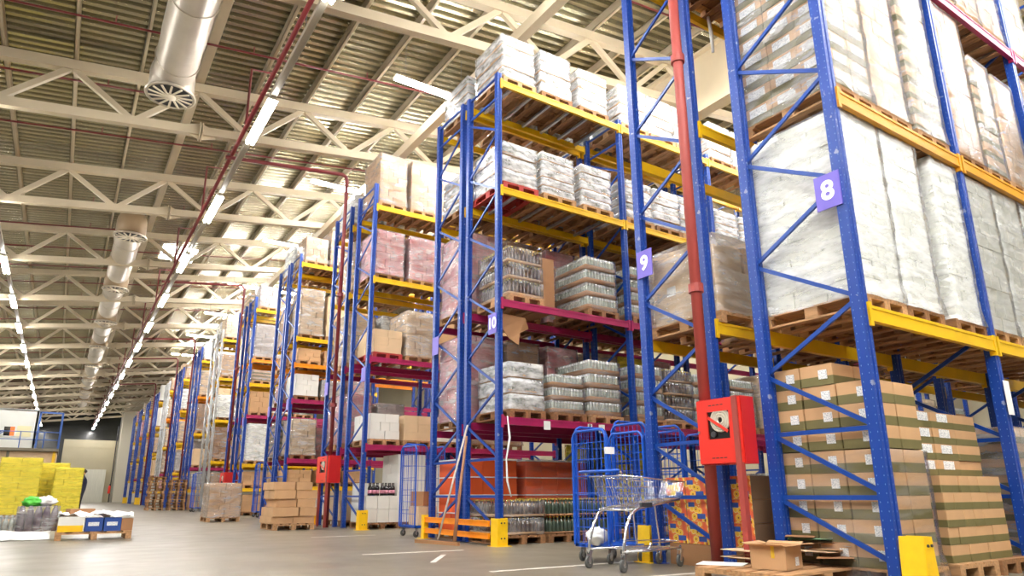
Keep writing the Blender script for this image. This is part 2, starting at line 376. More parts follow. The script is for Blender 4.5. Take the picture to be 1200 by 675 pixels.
for i,(x,y) in enumerate([(-5.5+2.7*q,-2.6) for q in range(6)]+[(-5.5+2.7*q,-6.) for q in range(6)]):  # added out-of-view lamps, fill light for the nearest rack
    lamp(x,y,10.,'x',f'added unseen fill tube lamp, {ORD[i]} across the near end of the hall','added unseen lamps at the near end')
# sprinkler pipes
mp=thing('sprinkler_main_pipe','long dark red sprinkler pipe running beside the lamp trunking','pipe',(2.64,0,9.35))
MB().tube([(0,Y0,0),(0,101,0)],.05,10).build('pipe_run',REDP,mp,smooth=True)
for y in TY[1:]:
    MB().tube([(0,y-1.6,0),(0,y-1.6,zc(2.5)+1.1-9.35),(.5,y-1.6,zc(3.)+1.1-9.35)],.03,8).build('drop_pipe',REDP,mp,smooth=True)
for i in range(34):
    y=9.6+2.75*i
    b=thing('sprinkler_branch_pipe',f'thin dark red sprinkler branch pipe under the deck, {ORD[i] if i<29 else "thirtieth or later"} from the camera end' if i<29 else 'thin dark red sprinkler branch pipe under the deck near the far wall','pipe',(0,y,0),0,'sprinkler branch pipes')
    z=lambda x: zc(x)+1.32
    MB().tube([(-11.5,0,z(-11.5)),(1.0 if i%2 or y>90 else 14,0,z(1.0 if i%2 or y>90 else 14))],.026,6).build('pipe_run',REDP,b,smooth=True)
    for q in range(7):
        x=-9+2.9*q
        if i%2 and x>1: continue
        MB().tube([(x,0,z(x)),(x,0,z(x)+.2)],.014,5).build('sprinkler_head',REDP,b)
def riser(y,x,ztop,zbot,label,horiz=True):
    t=thing('sprinkler_riser',label,'pipe',(x,y,0))
    pts=[(0,0,zbot),(0,0,ztop-.15),(-.04,0,ztop-.04),(-.15,0,ztop)]
    if horiz: pts+=[(2.5-x,0,ztop-.35)]
    else: pts=[(0,0,zbot),(0,0,ztop)]
    MB().tube(pts,.062 if y<6 else .05,12).build('pipe_run',REDS if y<6 else REDP,t,smooth=True)
    for z in (3.,6.): MB().lathe([(.085,0),(.085,.1)],(0,0,z),12).build('coupling',REDS if y<6 else REDP,t)
riser(4.88,5.8,10.6,0,'faded red sprinkler riser pipe passing beside the nearest fire cabinet',False)
riser(16.95,5.75,9.6,0,'dark red riser pipe bending off the roof between second double rack frames')
riser(30.0,5.8,9.8,0,'dark red riser pipe bending off the roof beside fourth double rack')
riser(43.0,5.8,9.9,0,'dark red riser pipe beside the sixth double rack')
riser(50.0,5.8,9.9,0,'dark red riser pipe beside the seventh double rack')
riser(62.6,5.8,9.9,0,'dark red riser pipe beside the ninth double rack')
# ducts
def duct(ya,yb,head_at,i,lab):
    t=thing('ventilation_duct',lab,'duct',(.95,ya,10.0),0,'ventilation ducts')
    L=yb-ya; r=.43; pts=[]; rs=[]
    n=max(6,int(L/.45))
    m=MB(); vs=[]; ns=24
    for q in range(n+1):
        y=L*q/n; rr=r*(1+.012*math.sin(q*2.1))
        for j in range(ns):
            a=2*PI*j/ns; vs.append((rr*math.cos(a),y,rr*math.sin(a)))
    fs=[(q*ns+j,q*ns+(j+1)%ns,(q+1)*ns+(j+1)%ns,(q+1)*ns+j) for q in range(n) for j in range(ns)]
    fs+=[tuple(range(ns)),tuple(n*ns+j for j in range(ns))[::-1]]
    m.add(vs,fs); m.build('duct_tube',DUCT,t,smooth=True)
    for q in range(1,int(L/2.2)+1):
        b=MB(); pt=[(.445*math.cos(2*PI*j/24),2.2*q-.4,.445*math.sin(2*PI*j/24)) for j in range(24)]
        b.tube(pt,.012,6,close=True); b.build('duct_band',DUCTM,t,smooth=True)
    yh=0 if head_at=='near' else L
    h=MB().lathe([(.47,-.48),(.47,.05),(.45,.2),(.38,.36),(.26,.47),(.12,.52),(.01,.53)],(0,yh,0),24)
    h.build('elbow_dome',BROWN if head_at=='near' else DUCT,t,smooth=True)
    h=MB(); h.tube([(.5*math.cos(2*PI*j/24),yh+.5*math.sin(2*PI*j/24),-.47) for j in range(24)],.035,8,close=True)
    h.build('diffuser_ring',DUCTM,t,smooth=True)
    MB().lathe([(.46,0),(.46,.012)],(0,yh,-.485),24).build('diffuser_throat',DARK,t)
    h=MB()
    for j in range(14):
        a=2*PI*j/14; u=Vector((math.cos(a),math.sin(a),0)); w=Vector((-u.y,u.x,0))
        p0=Vector((0,yh,-.51)); h.bar(p0+u*.12,p0+u*.45+w*.08,.045,.02)
    h.build('diffuser_blades',GRILL,t)
    MB().lathe([(.02,-.06),(.12,-.03),(.13,.03)],(0,yh,-.5),16).build('diffuser_hub',GRILL,t,smooth=True)
    for y in (L*.25,L*.75): MB().tube([(0,y,.4),(0,y,1.1)],.01,5).build('hanger_rod',DARK,t)
duct(6.0,15.2,'far',0,'fat foil ventilation duct nearest the camera, ending in a round diffuser')
ys=[25.3,32.6,39.5,46.6,54.,61,68,75,82]
for i in range(8): duct(ys[i],ys[i+1]-.9,'near',i+1,f'foil ventilation duct with brown dome, {ORD[i+1]} along the ceiling from the camera')

# ------------------------------------------------------------------ pallets and loads
def pallet_mb(w=.8,l=1.2,m=0,x=0,y=0,z=0):
    """EUR pallet, l along Y, centred on x,y, standing on z"""
    b=MB()
    for cx in (-w/2+.05,0,w/2-.05):
        b.box(x+cx-.05,y-l/2,z,x+cx+.05,y+l/2,z+.022,m)
        for cy in (-l/2+.05,0,l/2-.05):
            b.box(x+cx-.05,y+cy-.05 if cy else y-.07,z+.022,x+cx+.05,y+cy+.05 if cy else y+.07,z+.1,m)
    for cy in (-l/2+.07,0,l/2-.07): b.box(x-w/2,y+cy-.07,z+.1,x+w/2,y+cy+.07,z+.122,m)
    for k in range(5):
        cx=-w/2+.0725+k*(w-.145)/4; b.box(x+cx-.0725,y-l/2,z+.122,x+cx+.0725,y+l/2,z+.144,m)
    return b
CACHE={}
def cached(key,fn):
    if key not in CACHE: CACHE[key]=fn()
    return CACHE[key]
def pallet_mesh(w,l,mt): return cached(('pal',w,l,mt.name),lambda: pallet_mb(w,l).mesh('pallet',[mt]))
def carton_mb(w,d,h,cx=0,cy=0,z=0,band=False,b=None):
    b=b or MB(); g=.003
    x0,x1,y0,y1=cx-w/2+g,cx+w/2-g,cy-d/2+g,cy+d/2-g; e=.006
    if band: zs=[(z,z+h*.42,1),(z+h*.42,z+h-g,0)]
    else: zs=[(z,z+h-g,0)]
    for a,c,m in zs:
        vs=[]; 
        pl=[(x0+e,y0),(x1-e,y0),(x1,y0+e),(x1,y1-e),(x1-e,y1),(x0+e,y1),(x0,y1-e),(x0,y0+e)]
        b.prism(pl,a,c,m)
    return b
def layer_mesh(w,d,h,nx,ny,mats,seed,band=False,lab=0,jit=.006):
    def f():
        r=random.Random(seed); b=MB()
        for i in range(nx):
            for j in range(ny):
                cx=-w/2+(i+.5)*w/nx+r.uniform(-jit,jit); cy=-d/2+(j+.5)*d/ny+r.uniform(-jit,jit)
                carton_mb(w/nx,d/ny,h,cx,cy,0,band,b)
                if lab:   # paper labels on the outer faces
                    lm=len(mats)-1; s=lab
                    if j==0: b.box(cx-s/2,cy-d/ny/2-.002,h*.42,cx+s/2,cy-d/ny/2+.004,h*.86,lm)
                    if i==0: b.box(cx-w/nx/2-.002,cy-s/2,h*.42,cx-w/nx/2+.004,cy+s/2,h*.86,lm)
        return b.mesh('carton_layer',mats)
    return cached(('lay',w,d,h,nx,ny,tuple(m.name for m in mats),seed,band,lab),f)
def film_mesh(w,d,h,seed,mt,amp=.012,z0=0.,top=True,flare=0.):
    def f():
        nx,ny,nz=max(3,int(w/.1)),max(3,int(d/.1)),max(3,int(h/.1)); b=MB()
        ring=[(i/nx-.5,-.5) for i in range(nx)]+[(.5,j/ny-.5) for j in range(ny)]+[(.5-i/nx,.5) for i in range(nx)]+[(-.5,.5-j/ny) for j in range(ny)]
        k=len(ring); vs=[]
        for q in range(nz+1):
            z=z0+h*q/nz
            for x,y in ring:
                px,py=x*w,y*d
                s=amp*(noise.noise(Vector((px*4+seed*7,py*4,z*7)))+.6*noise.noise(Vector((px*13,py*13+seed,z*13))))
                fl_=flare*max(0,1-q/2.)
                s=abs(s)+.004+fl_*(.6+noise.noise(Vector((px*9,py*9,seed))))
                nx_=(1 if x>=.499 else -1 if x<=-.499 else 0); ny_=(1 if y>=.499 else -1 if y<=-.499 else 0)
                vs.append((px+nx_*s,py+ny_*s,z))
        fs=[(q*k+j,q*k+(j+1)%k,(q+1)*k+(j+1)%k,(q+1)*k+j) for q in range(nz) for j in range(k)]
        b.add(vs,fs)
        if top: b.f.append(tuple(nz*k+j for j in range(k))); b.m.append(0)
        return b.mesh('stretch_film',[mt],True)
    return cached(('film',w,d,h,seed,mt.name,amp,z0,top,flare),f)
def bottle_prof(h,r):
    return [(r*.92,0),(r,h*.03),(r,h*.56),(r*.85,h*.66),(r*.42,h*.78),(r*.36,h*.9),(r*.44,h*.905),(r*.44,h)]
def tier_mesh(w,d,h,glass,cap,tray,seed,r=.036,trayh=.3,jar=False):
    def f():
        b=MB(); rr=random.Random(seed)
        b.box(-w/2,-d/2,0,w/2,d/2,.012,2)
        th=h*trayh; t=.006
        for x0,y0,x1,y1 in ((-w/2,-d/2,w/2,-d/2+t),(-w/2,d/2-t,w/2,d/2),(-w/2,-d/2,-w/2+t,d/2),(w/2-t,-d/2,w/2,d/2)): b.box(x0,y0,0,x1,y1,th,2)
        nx=int((w-.02)/(2*r+.002)); ny=int((d-.02)/(2*r+.002)); sx=(w-.02)/nx; sy=(d-.02)/ny
        hh=h-.02
        pr=bottle_prof(hh,r) if not jar else [(r*.94,0),(r,hh*.04),(r,hh*.74),(r*.8,hh*.8),(r*.8,hh*.82),(r*.84,hh*.84),(r*.84,hh)]
        ms=[0]*(len(pr)-2)+[1] if not jar else [0,0,0,0,1,1]
        for i in range(nx):
            for j in range(ny):
                if 0<i<nx-1 and 0<j<ny-1: continue
                b.lathe(pr,(-w/2+.01+(i+.5)*sx,-d/2+.01+(j+.5)*sy,.012),8,0,ms)
        b.box(-w/2+.1,-d/2+.1,.012,w/2-.1,d/2-.1,hh*.8,2)
        return b.mesh('bottle_tier',[glass,cap,tray],True)
    return cached(('tier',w,d,h,glass.name,cap.name,tray.name,seed,r,trayh,jar),f)

def load(kind,x,y,z,label,group,w=.78,d=1.08,n=5,th=.2,rz=0.,seed=0,wood=None,cat='pallet load',name=None,lod=0):
    """one wrapped pallet load standing on z, centred on x,y; all its parts as children"""
    rr=random.Random(seed*31+7)
    wood=wood or (WOOD if rr.random()<.5 else WOOD2)
    nm=name or {'b':'bottle_pallet','c':'carton_pallet'}[kind[0]]
    t=thing(nm,label,cat,(x,y,z),rz,group)
    link('pallet',pallet_mesh(round(max(w,.76),2),round(max(d,1.1),2) if d>.7 else round(d+.02,2),wood),t)
    z0=.146
    sd=seed%3
    if kind[0]=='b':
        gl,cp,tr,fm,jar,trh,r=BK[kind]
        for k in range(n):
            a=rr.uniform(-.012,.012); ox,oy=rr.uniform(-.012,.012),rr.uniform(-.012,.012)
            tt=link('bottle_tier',tier_mesh(w-.03,d-.04,th,gl,cp,tr,sd,r,trh,jar),t,(ox,oy,z0+k*th),a)
            if fm: link('shrink_film',film_mesh(w-.02,d-.03,th*.93,sd,fm,.007),tt,(0,0,.004))
    else:
        mats,fm,nx,ny,band,lab=CK[kind]
        if lod:
            def f():
                b=MB()
                for k in range(n):
                    rq=random.Random(k+sd*9); a,c=(nx,ny) if k%2==0 else (ny,nx)
                    for i in range(a):
                        for j in range(c):
                            carton_mb((w-.03)/a,(d-.03)/c,th,-(w-.03)/2+(i+.5)*(w-.03)/a+rq.uniform(-.012,.012),-(d-.03)/2+(j+.5)*(d-.03)/c+rq.uniform(-.012,.012),k*th,band,b)
                return b.mesh('carton_stack',mats)
            link('carton_stack',cached(('stk',w,d,n,th,kind,sd),f),t,(0,0,z0))
        else:
            for k in range(n):
                a,c=(nx,ny) if (k%2==0 or nx==ny or lab) else (ny,nx)
                link('carton_layer',layer_mesh(w-.03,d-.03,th,a,c,mats,sd+k%2,band,lab),t,(rr.uniform(-.006,.006),rr.uniform(-.006,.006),z0+k*th))
        if fm: link('stretch_film',film_mesh(w-.012,d-.012,n*th+.03,sd,fm,.014,0,True,.03),t,(0,0,z0-.02))
    return t
BK={'bs':(GLASS,CAPG,KRAFT,FILMW,True,.22,.036),    # silver-white film over jars
    'bc':(GLASS,CAPG,KRAFT2,FILMB,True,.34,.034),     # clear jars in brown trays
    'bd':(GLASSD,CAPY,KRAFT,FILMB,False,.16,.037),    # brown bottles, gold caps
    'bg':(GLASSG,CAPY,KRAFT2,None,False,.1,.037)}    # green-grey bottles, unwrapped
CK={'cw':([PALEC],FILML,2,3,False,0),'cg':([GREYC],FILM,2,3,False,0),'ck':([KRAFT],FILM,2,3,False,0),'ckd':([KRAFT2],FILM,2,3,False,0),
    'cp':([KRAFT3],FILM,2,3,False,0),'cr':([PINKC],FILM,2,3,False,0),'cs':([KRAFT,GREEN],FILM,2,3,True,0),'cl':([KRAFT,GREEN,LABEL],FILM,2,3,True,.22),
    'co':([ORGC],FILM,2,3,False,0),'cy':([YELC],FILMY,2,3,False,0),'ckn':([KRAFT],None,2,3,False,0),'cwn':([WHITEC],None,2,3,False,0),'cpn':([KRAFT3],None,2,2,False,0),
    'con':([ORGC],None,2,3,False,0),'cm':([PALEC],FILM,2,3,False,0)}
LOOK={'bs':'white wrapped jars','bc':'clear jar trays','bd':'brown bottle trays','bg':'bare green bottles','cw':'white wrapped cartons','cg':'grey wrapped cartons',
      'ck':'kraft wrapped cartons','ckd':'dark kraft wrapped cartons','cp':'pale wrapped cartons','cr':'pinkish red wrapped cartons','cs':'striped wrapped cartons','cl':'labelled striped cartons',
      'co':'orange wrapped cartons','cy':'yellow wrapped cartons','ckn':'bare kraft cartons','cwn':'bare white cartons','cpn':'bare pale cartons','con':'bare orange cartons','cm':'milky wrapped cartons'}

# ------------------------------------------------------------------ racks
def post_mesh(h,w,d,mt):
    def f():
        a,b=w/2,d/2; g=.018
        pl=[(-a,-b),(-g,-b),(-g*.7,-b+.014),(g*.7,-b+.014),(g,-b),(a,-b),(a,b),(g,b),(g*.7,b-.014),(-g*.7,b-.014),(-g,b),(-a,b)]
        m=MB().prism(pl,0,h); m.box(-a-.02,-b-.03,0,a+.02,b+.03,.008)
        return m.mesh('upright_post',[mt])
    return cached(('post',h,w,d,mt.name),f)
def beam_mesh(L,h,mt,s,con=True):
    def f():
        m=MB(); m.box(0,-.025,-h,L,.025,0)
        m.box(0,-.032 if s<0 else .025,-h,L,-.025 if s<0 else .032,-h+.03); m.box(0,-.032 if s<0 else .025,-.03,L,-.025 if s<0 else .032,0)
        for x0,x1 in ((-.035,.012),(L-.012,L+.035)): m.box(x0,-.036,-h-.05,x1,.03,.03)
        return m.mesh('beam',[mt])
    return cached(('beam',L,h,mt.name,s),f)
def text_mesh(name,cu):
    tmp=bpy.data.objects.new('tmp',cu); me=bpy.data.meshes.new_from_object(tmp); me.name=name
    bpy.data.objects.remove(tmp); o=bpy.data.objects.new(name,me); C.objects.link(o); return o
def sign(parent,y,z,text,x=-.085,w=.26,h=.36):
    s=MB().box(-.006,-w/2,-h/2,.006,w/2,h/2).build('bay_sign',SIGN,parent,(x,y,z)); s['label']='purple plastic sign'+(f' with white number {text}' if text else '')
    if text:
        c=bpy.data.curves.new('sign_number','FONT'); c.body=text; c.size=.27; c.align_x='CENTER'; c.align_y='CENTER'; c.extrude=.001; c.offset=.009
        c.materials.append(WHITE); o=text_mesh('sign_number',c); o.parent=s
        o.matrix_local=Matrix(((0,0,-1,-.009),(-1,0,0,0),(0,1,0,0),(0,0,0,1))); 
def rack(label,Yf,Yr,H,bays,levels,flip=False,mt=None,bmt=None,num=None,pw=.1,pd=.095,bh=.13,full=True,extra=None):
    """Yf: post axis on the aisle side. bays: x of the posts. levels: [(z,colour)]"""
    mt=mt or BLUE; bmt=bmt or BLUEB
    t=thing('pallet_rack',label,'pallet rack',(bays[0],min(Yf,Yr),0),0,'pallet racks')
    s=-1 if Yf<Yr else 1; y0=min(Yf,Yr)
    for i,xa in enumerate(bays):
        x=xa-bays[0]
        for yy in (Yf,Yr): link('upright_post',post_mesh(H,pw,pd,mt),t,(x,yy-y0,0))
        yf,yr=Yf-y0,Yr-y0; fn=[.2,.78,1.37]; rn=[.74,1.36,1.96]; segs=[]
        for a,b in zip(rn,fn): segs.append((yr,a,yf,b))
        z=1.97; side=yr; k=0
        while z+.6<H-.1:
            o=yf if side==yr else yr; segs.append((side,z,o,z+.59)); z+=.605; side=o
        segs+= [(yf,1.36,yr,1.36),(yf,.75,yr,.75),(yf,H-.05,yr,H-.05),(yf,H-.5,yr,H-.5)]
        if not full: segs=segs[3:-4:1] if i else segs
        if i>3: segs=segs[:8]
        for (ya,za,yb,zb) in segs:
            if flip: ya,yb=yf+yr-ya,yf+yr-yb
            L=math.hypot(yb-ya,zb-za)
            me=cached(('brace',round(L,2),bmt.name),lambda: MB().bar((0,0,0),(0,L,0),.026,.042).mesh('brace',[bmt]))
            o=link('brace',me,t,(x,ya,za)); o.rotation_euler=(math.atan2(zb-za,abs(yb-ya)),0,0) if yb>ya else (PI-math.atan2(zb-za,abs(yb-ya)),0,0)
    for i in range(len(bays)-1):
        L=round(bays[i+1]-bays[i]-pw,3); x=bays[i]-bays[0]+pw/2
        for z,cl in levels:
            zz=z
            link('beam',beam_mesh(L,bh,LEVELC[cl],s),t,(x,Yf-y0+s*(pd/2-.012),zz))
            link('beam',beam_mesh(L,bh,LEVELC[cl],-s),t,(x,Yr-y0-s*(pd/2-.012),zz))
    if num is not None: sign(t,Yf-y0-s*.11,3.67,num,-pw/2-.012)
    return t
def cross_bars(t,x0,x1,y0,y1,z,n):
    for i in range(n):
        x=x0+(x1-x0)*(i+.5)/n
        MB().box(x-.025,y0,z-.05,x+.025,y1,z-.004).build('support_bar',GALV,t)

B8=[6.05,8.7,11.3,13.9,16.5,19.1,21.7]; B10=[6.05,9.13,11.92,14.7,17.5,20.3,23.1]; B12=[6.05,8.95,11.8]
L8=[(2.48,'y'),(4.75,'a'),(7.28,'m')]; L9=[(2.70,'y'),(5.24,'y'),(8.25,'y')]
L10=[(2.05,'m'),(4.10,'m'),(6.25,'y'),(8.47,'y')]; L12=[(1.96,'m'),(4.12,'m'),(6.2,'y'),(8.2,'y')]
L14=[(1.05,'y'),(1.92,'m'),(3.85,'m'),(5.05,'o'),(5.95,'y'),(8.6,'y')]; L16=[(1.05,'y'),(2.0,'y'),(3.96,'m'),(5.27,'y'),(6.28,'o'),(8.45,'y')]
L18=[(1.2,'y'),(2.4,'y'),(4.4,'y'),(6.5,'y'),(8.5,'y')]; LF=[(1.1,'y'),(2.3,'m'),(4.2,'y'),(6.3,'o'),(8.4,'y')]; LG=[(2.2,'y'),(4.1,'y'),(6.2,'y'),(8.3,'y')]
r8=rack('blue pallet rack closest to the camera, with purple end sign 8',3.2,4.26,9.6,B8,L8,num='8',pw=.115,pd=.105,bh=.15)
r9=rack('blue pallet rack with purple end sign 9, behind the red fire cabinet',5.94,4.93,9.3,B8,L9,flip=True,num='9',pw=.11,pd=.1,bh=.14)
r10=rack('blue pallet rack with purple end sign 10 and orange floor barrier',9.43,10.49,8.62,B10,L10,num='10')
r11=rack('blue pallet rack standing back to back with rack 10',11.8,10.76,8.65,B10,[(2.0,'m'),(4.12,'m'),(6.3,'y'),(8.47,'y')],num='')
cross_bars(r10,.1,2.98,.0,1.06,8.46,6); cross_bars(r10,.1,2.98,0,1.06,6.24,4)
for bx,c in ((.95,None),(1.92,'B'),(2.2,None)):
    w=.05 if c else .07
    pl=MB().box(bx-w,-.075,1.92-(.0 if c else .05),bx+w,-.068,2.02).build('beam_label',PAPER,r10); pl['label']='white paper label on the magenta beam'
    if c:
        f=bpy.data.curves.new('label_letter','FONT'); f.body=c; f.size=.1; f.align_x='CENTER'; f.align_y='CENTER'; f.offset=.004; f.extrude=.0005
        f.materials.append(BLACK); o=text_mesh('label_letter',f); o.parent=pl
        o.matrix_local=Matrix(((1,0,0,bx),(0,0,-1,-.078),(0,1,0,1.97),(0,0,0,1)))
DOUBLES=[(15.44,16.58,17.2,18.45,8.8,L12,B12,'second'),(22.13,23.3,23.56,24.72,8.92,L14,[6.05,8.9,11.7],'third'),(28.56,29.65,30.35,31.65,8.98,L16,[6.05,8.9,11.7],'fourth'),
  (35.5,36.7,36.95,38.1,9.0,L18,[6.05,8.9],'fifth'),(41.6,42.7,42.95,44.0,9.2,LF,[6.05,8.9],'sixth'),(48.45,49.5,50.3,51.5,9.1,LG,[6.05,8.9],'seventh'),
  (55.2,56.3,56.6,57.7,9.1,LF,[6.05,8.9],'eighth'),(61.8,62.9,63.2,64.3,9.1,LG,[6.05,8.9],'ninth'),(68.4,69.5,69.8,70.9,9.1,LG,[6.05,8.9],'tenth'),(75,76.1,76.4,77.5,9.1,LF,[6.05,8.9],'eleventh'),(81.5,82.6,82.9,84,9.1,LG,[6.05,8.9],'twelfth')]
for (a,b,c_,d_,H,lv,bx,nm) in DOUBLES:
    g=nm in('fifth','eighth'); near=nm in('second','third')
    n0='' if nm in('second','third','fourth') else None
    rack(f'{"galvanised" if g else "blue"} pallet rack on the near side of the {nm} double row',a,b,H,bx,lv,mt=GALV if g else None,bmt=GALV if g else None,num=n0,full=near)
    rack(f'{"galvanised" if g else "blue"} pallet rack on the far side of the {nm} double row',d_,c_,H,bx,lv,flip=True,mt=GALV if g else None,bmt=GALV if g else None,num=n0,full=near)

# loads of rack 8
def lab(look,k,place,extra=''): return f'{look}, {ORD[k]} from the aisle {place}{extra}'
Y8=3.74
for i,(x,w,kd,n,th) in enumerate(((6.52,.74,'cw',11,.182),(7.29,.74,'cw',11,.18),(8.3,.62,'cw',11,.178),(9.17,.78,'cm',11,.176),(9.98,.8,'cm',11,.18),(10.8,.76,'cm',11,.176),(11.85,.78,'cm',11,.175))):
    load('cg' if 0 else kd,x,Y8,2.48,lab('tall white film-wrapped cartons',i,'on the lowest beam of rack 8'),'loads on rack 8',w,1.12,n,th,seed=i)
for i,(x,w,kd,n,th) in enumerate(((6.55,.76,'cl',9,.225),(7.31,.72,'ck',11,.205),(8.2,.72,'cs',11,.215),(9.2,.78,'ck',11,.2),(10.0,.58,'cs',8,.215),(10.72,.66,'ck',8,.21),(11.85,.76,'ck',10,.2))):
    load(kd,x,Y8,4.75,lab({'cl':'tall label-covered striped cartons','ck':'tall brown film-wrapped cartons','cs':'tall film-wrapped striped cartons'}[kd],i,'on the amber beam of rack 8'),'loads on rack 8',w,1.12,n,th,seed=i+3)
for i,(x,w) in enumerate(((6.5,.78),(7.36,.78),(8.2,.76),(9.2,.8),(10.05,.8),(10.86,.76),(11.85,.78))):
    load('ck' if i%3 else 'cp',x,Y8,7.28,lab('film-wrapped cartons',i,'on the magenta beam of rack 8'),'loads on rack 8',w,1.12,8,.21,seed=i+5,lod=1)
# rack 9
def big_box_load():
    t=thing('large_carton_pallet','big brown cartons under loose film on rack 9 behind its purple sign','pallet load',(6.75,5.4,2.70),0,'loads on rack 9')
    link('pallet',pallet_mesh(1.2,1.12,WOOD),t)
    m=MB(); carton_mb(1.14,1.0,.56,0,0,.146,False,m).build('big_carton',KRAFT3,t)
    k=0
    for cx,cy,w,d,h in ((-.3,-.25,.52,.48,.3),(.28,-.26,.56,.46,.34),(-.28,.25,.54,.5,.32),(.3,.24,.52,.48,.3)):
        carton_mb(w,d,h,cx,cy,.71).build('carton',KRAFT if k%2 else KRAFT3,t,rz=.02*k); k+=1
    MB().box(-.574,.12,.5,-.571,.26,.62).build('paper_label',PAPER,t)
    link('stretch_film',film_mesh(1.18,1.04,.98,5,FILM,.02,0,True,.03),t,(0,0,.14))
big_box_load()
for i,(x,kd,n) in enumerate(((7.95,'ck',4),(9.3,'cp',5),(10.2,'bs',4))):
    load(kd,x,5.42,2.70,lab(LOOK[kd],i+1,'on the lowest beam of rack 9'),'loads on rack 9',.8,1.1,n,.22,seed=i,lod=1)
for i in range(11):
    x=11.85+.87*i
    if min(abs(x-p) for p in B8)<.42: continue
    k=('bs','cp','bs','ck','bc')[i%5]
    load(k,x,5.42,2.70,lab(LOOK[k],i+4,'on the lowest beam of rack 9'),'loads on rack 9',.76,1.1,6,.2,seed=i,lod=1)
    if i<9: load(('cs','ck','cp')[i%3],x-.05,3.78,0,lab('cartons on the floor',i+4,'under rack 8'),'floor stacks under rack 8',.78,1.1,7,.19,seed=i,lod=1)
for i,x in enumerate((6.6,7.45,8.25,9.3,10.15)):
    load('ckd' if i%2 else 'ck',x,5.42,8.25,lab(LOOK['ckd' if i%2 else 'ck'],i,'on the top beam of rack 9'),'loads on rack 9',.78,1.1,4,.2,seed=i,lod=1)
# rack 10
X10=[6.54,7.46,8.44,9.62,10.48,11.3,12.5,13.4]
G10='loads on rack 10'
for i,x in enumerate(X10):
    load('bs',x,9.95,8.47,lab(LOOK['bs'],i,'along the top beam of rack 10'),G10,.78 if i<2 else .8,1.05,4,.245 if i!=2 else .23,seed=i)
    load('bs',x,9.95,6.25,lab(LOOK['bs'],i,'on the lower yellow beam of rack 10'),G10,.8,1.05,3 if i==0 else 5,.285 if i==0 else .18,seed=i+2,wood=WOODR if i==0 else None)
for i,(x,kd,n,th,w) in enumerate(((6.64,'bd',3,.31,.78),(8.46,'bc',4,.27,.8),(9.62,'bc',4,.27,.76),(10.48,'bc',4,.26,.8),(11.3,'bs',4,.25,.8),(12.5,'bc',4,.26,.8))):
    load(kd,x,9.95,4.10,lab(LOOK[kd],i,'on the upper magenta beam of rack 10'),G10,w,1.05,n,th,seed=i)
cbx=thing('tall_carton','tall dark brown carton behind the bottles on rack 10 upper magenta beam','carton',(7.28,10.0,4.102))
carton_mb(.36,.7,1.06).build('carton_body',KRAFT2,cbx)
for i,(x,kd,n,th,w) in enumerate(((6.63,'bs',3,.28,.74),(7.56,'bc',3,.235,.76),(8.45,'bc',4,.265,.8),(9.62,'bc',4,.27,.74),(10.48,'bd',4,.27,.78),(11.3,'bc',4,.26,.8),(12.5,'bc',4,.26,.8))):
    load(kd,x,9.95,2.05,lab(LOOK[kd],i,'on the lower magenta beam of rack 10'),G10,w,1.05,n,th,seed=i+1)
for i in range(11):
    x=13.45+.92*i
    if min(abs(x-p) for p in B10)<.43: continue
    for lv,nm in ((2.05,'on the lower magenta beam of rack 10'),(4.1,'on the upper magenta beam of rack 10'),(0,'on the floor under rack 10')):
        k=('bc','bs','cp','bd')[(i+int(lv))%4]; n,th={'c':(6,.2),'b':(4,.27)}[k[0]]
        load(k,x,9.95,lv,lab(LOOK[k],i+(7 if lv else 4),nm),G10,.78,1.05,n,th,seed=i,lod=1)
# rack 11 (back to back with 10)
G11='loads on the rack behind rack 10'
for lv,ks in ((2.0,('cr','ckd','cr','cp','cy','cr')),(4.12,('cr','ckd','cr','ck','cp','cr')),(6.3,('bs','cr','bs','cp','bs','bs')),(8.47,('bs','cp','bs','bs','cp','bs'))):
    for i,k in enumerate(ks):
        x=[6.54,7.5,8.5,9.62,10.48,11.3][i]
        n,th={'c':(8,.2),'b':(4,.2)}[k[0]]
        if lv>6 and k[0]=='c': n=5
        load(k,x,11.28,lv,lab(LOOK[k],i,f'on the {dict(((2.0,"lowest"),(4.12,"second"),(6.3,"third"),(8.47,"top")))[lv]} beam behind rack 10'),G11,.8,1.02,n,th,seed=i+int(lv),lod=1)
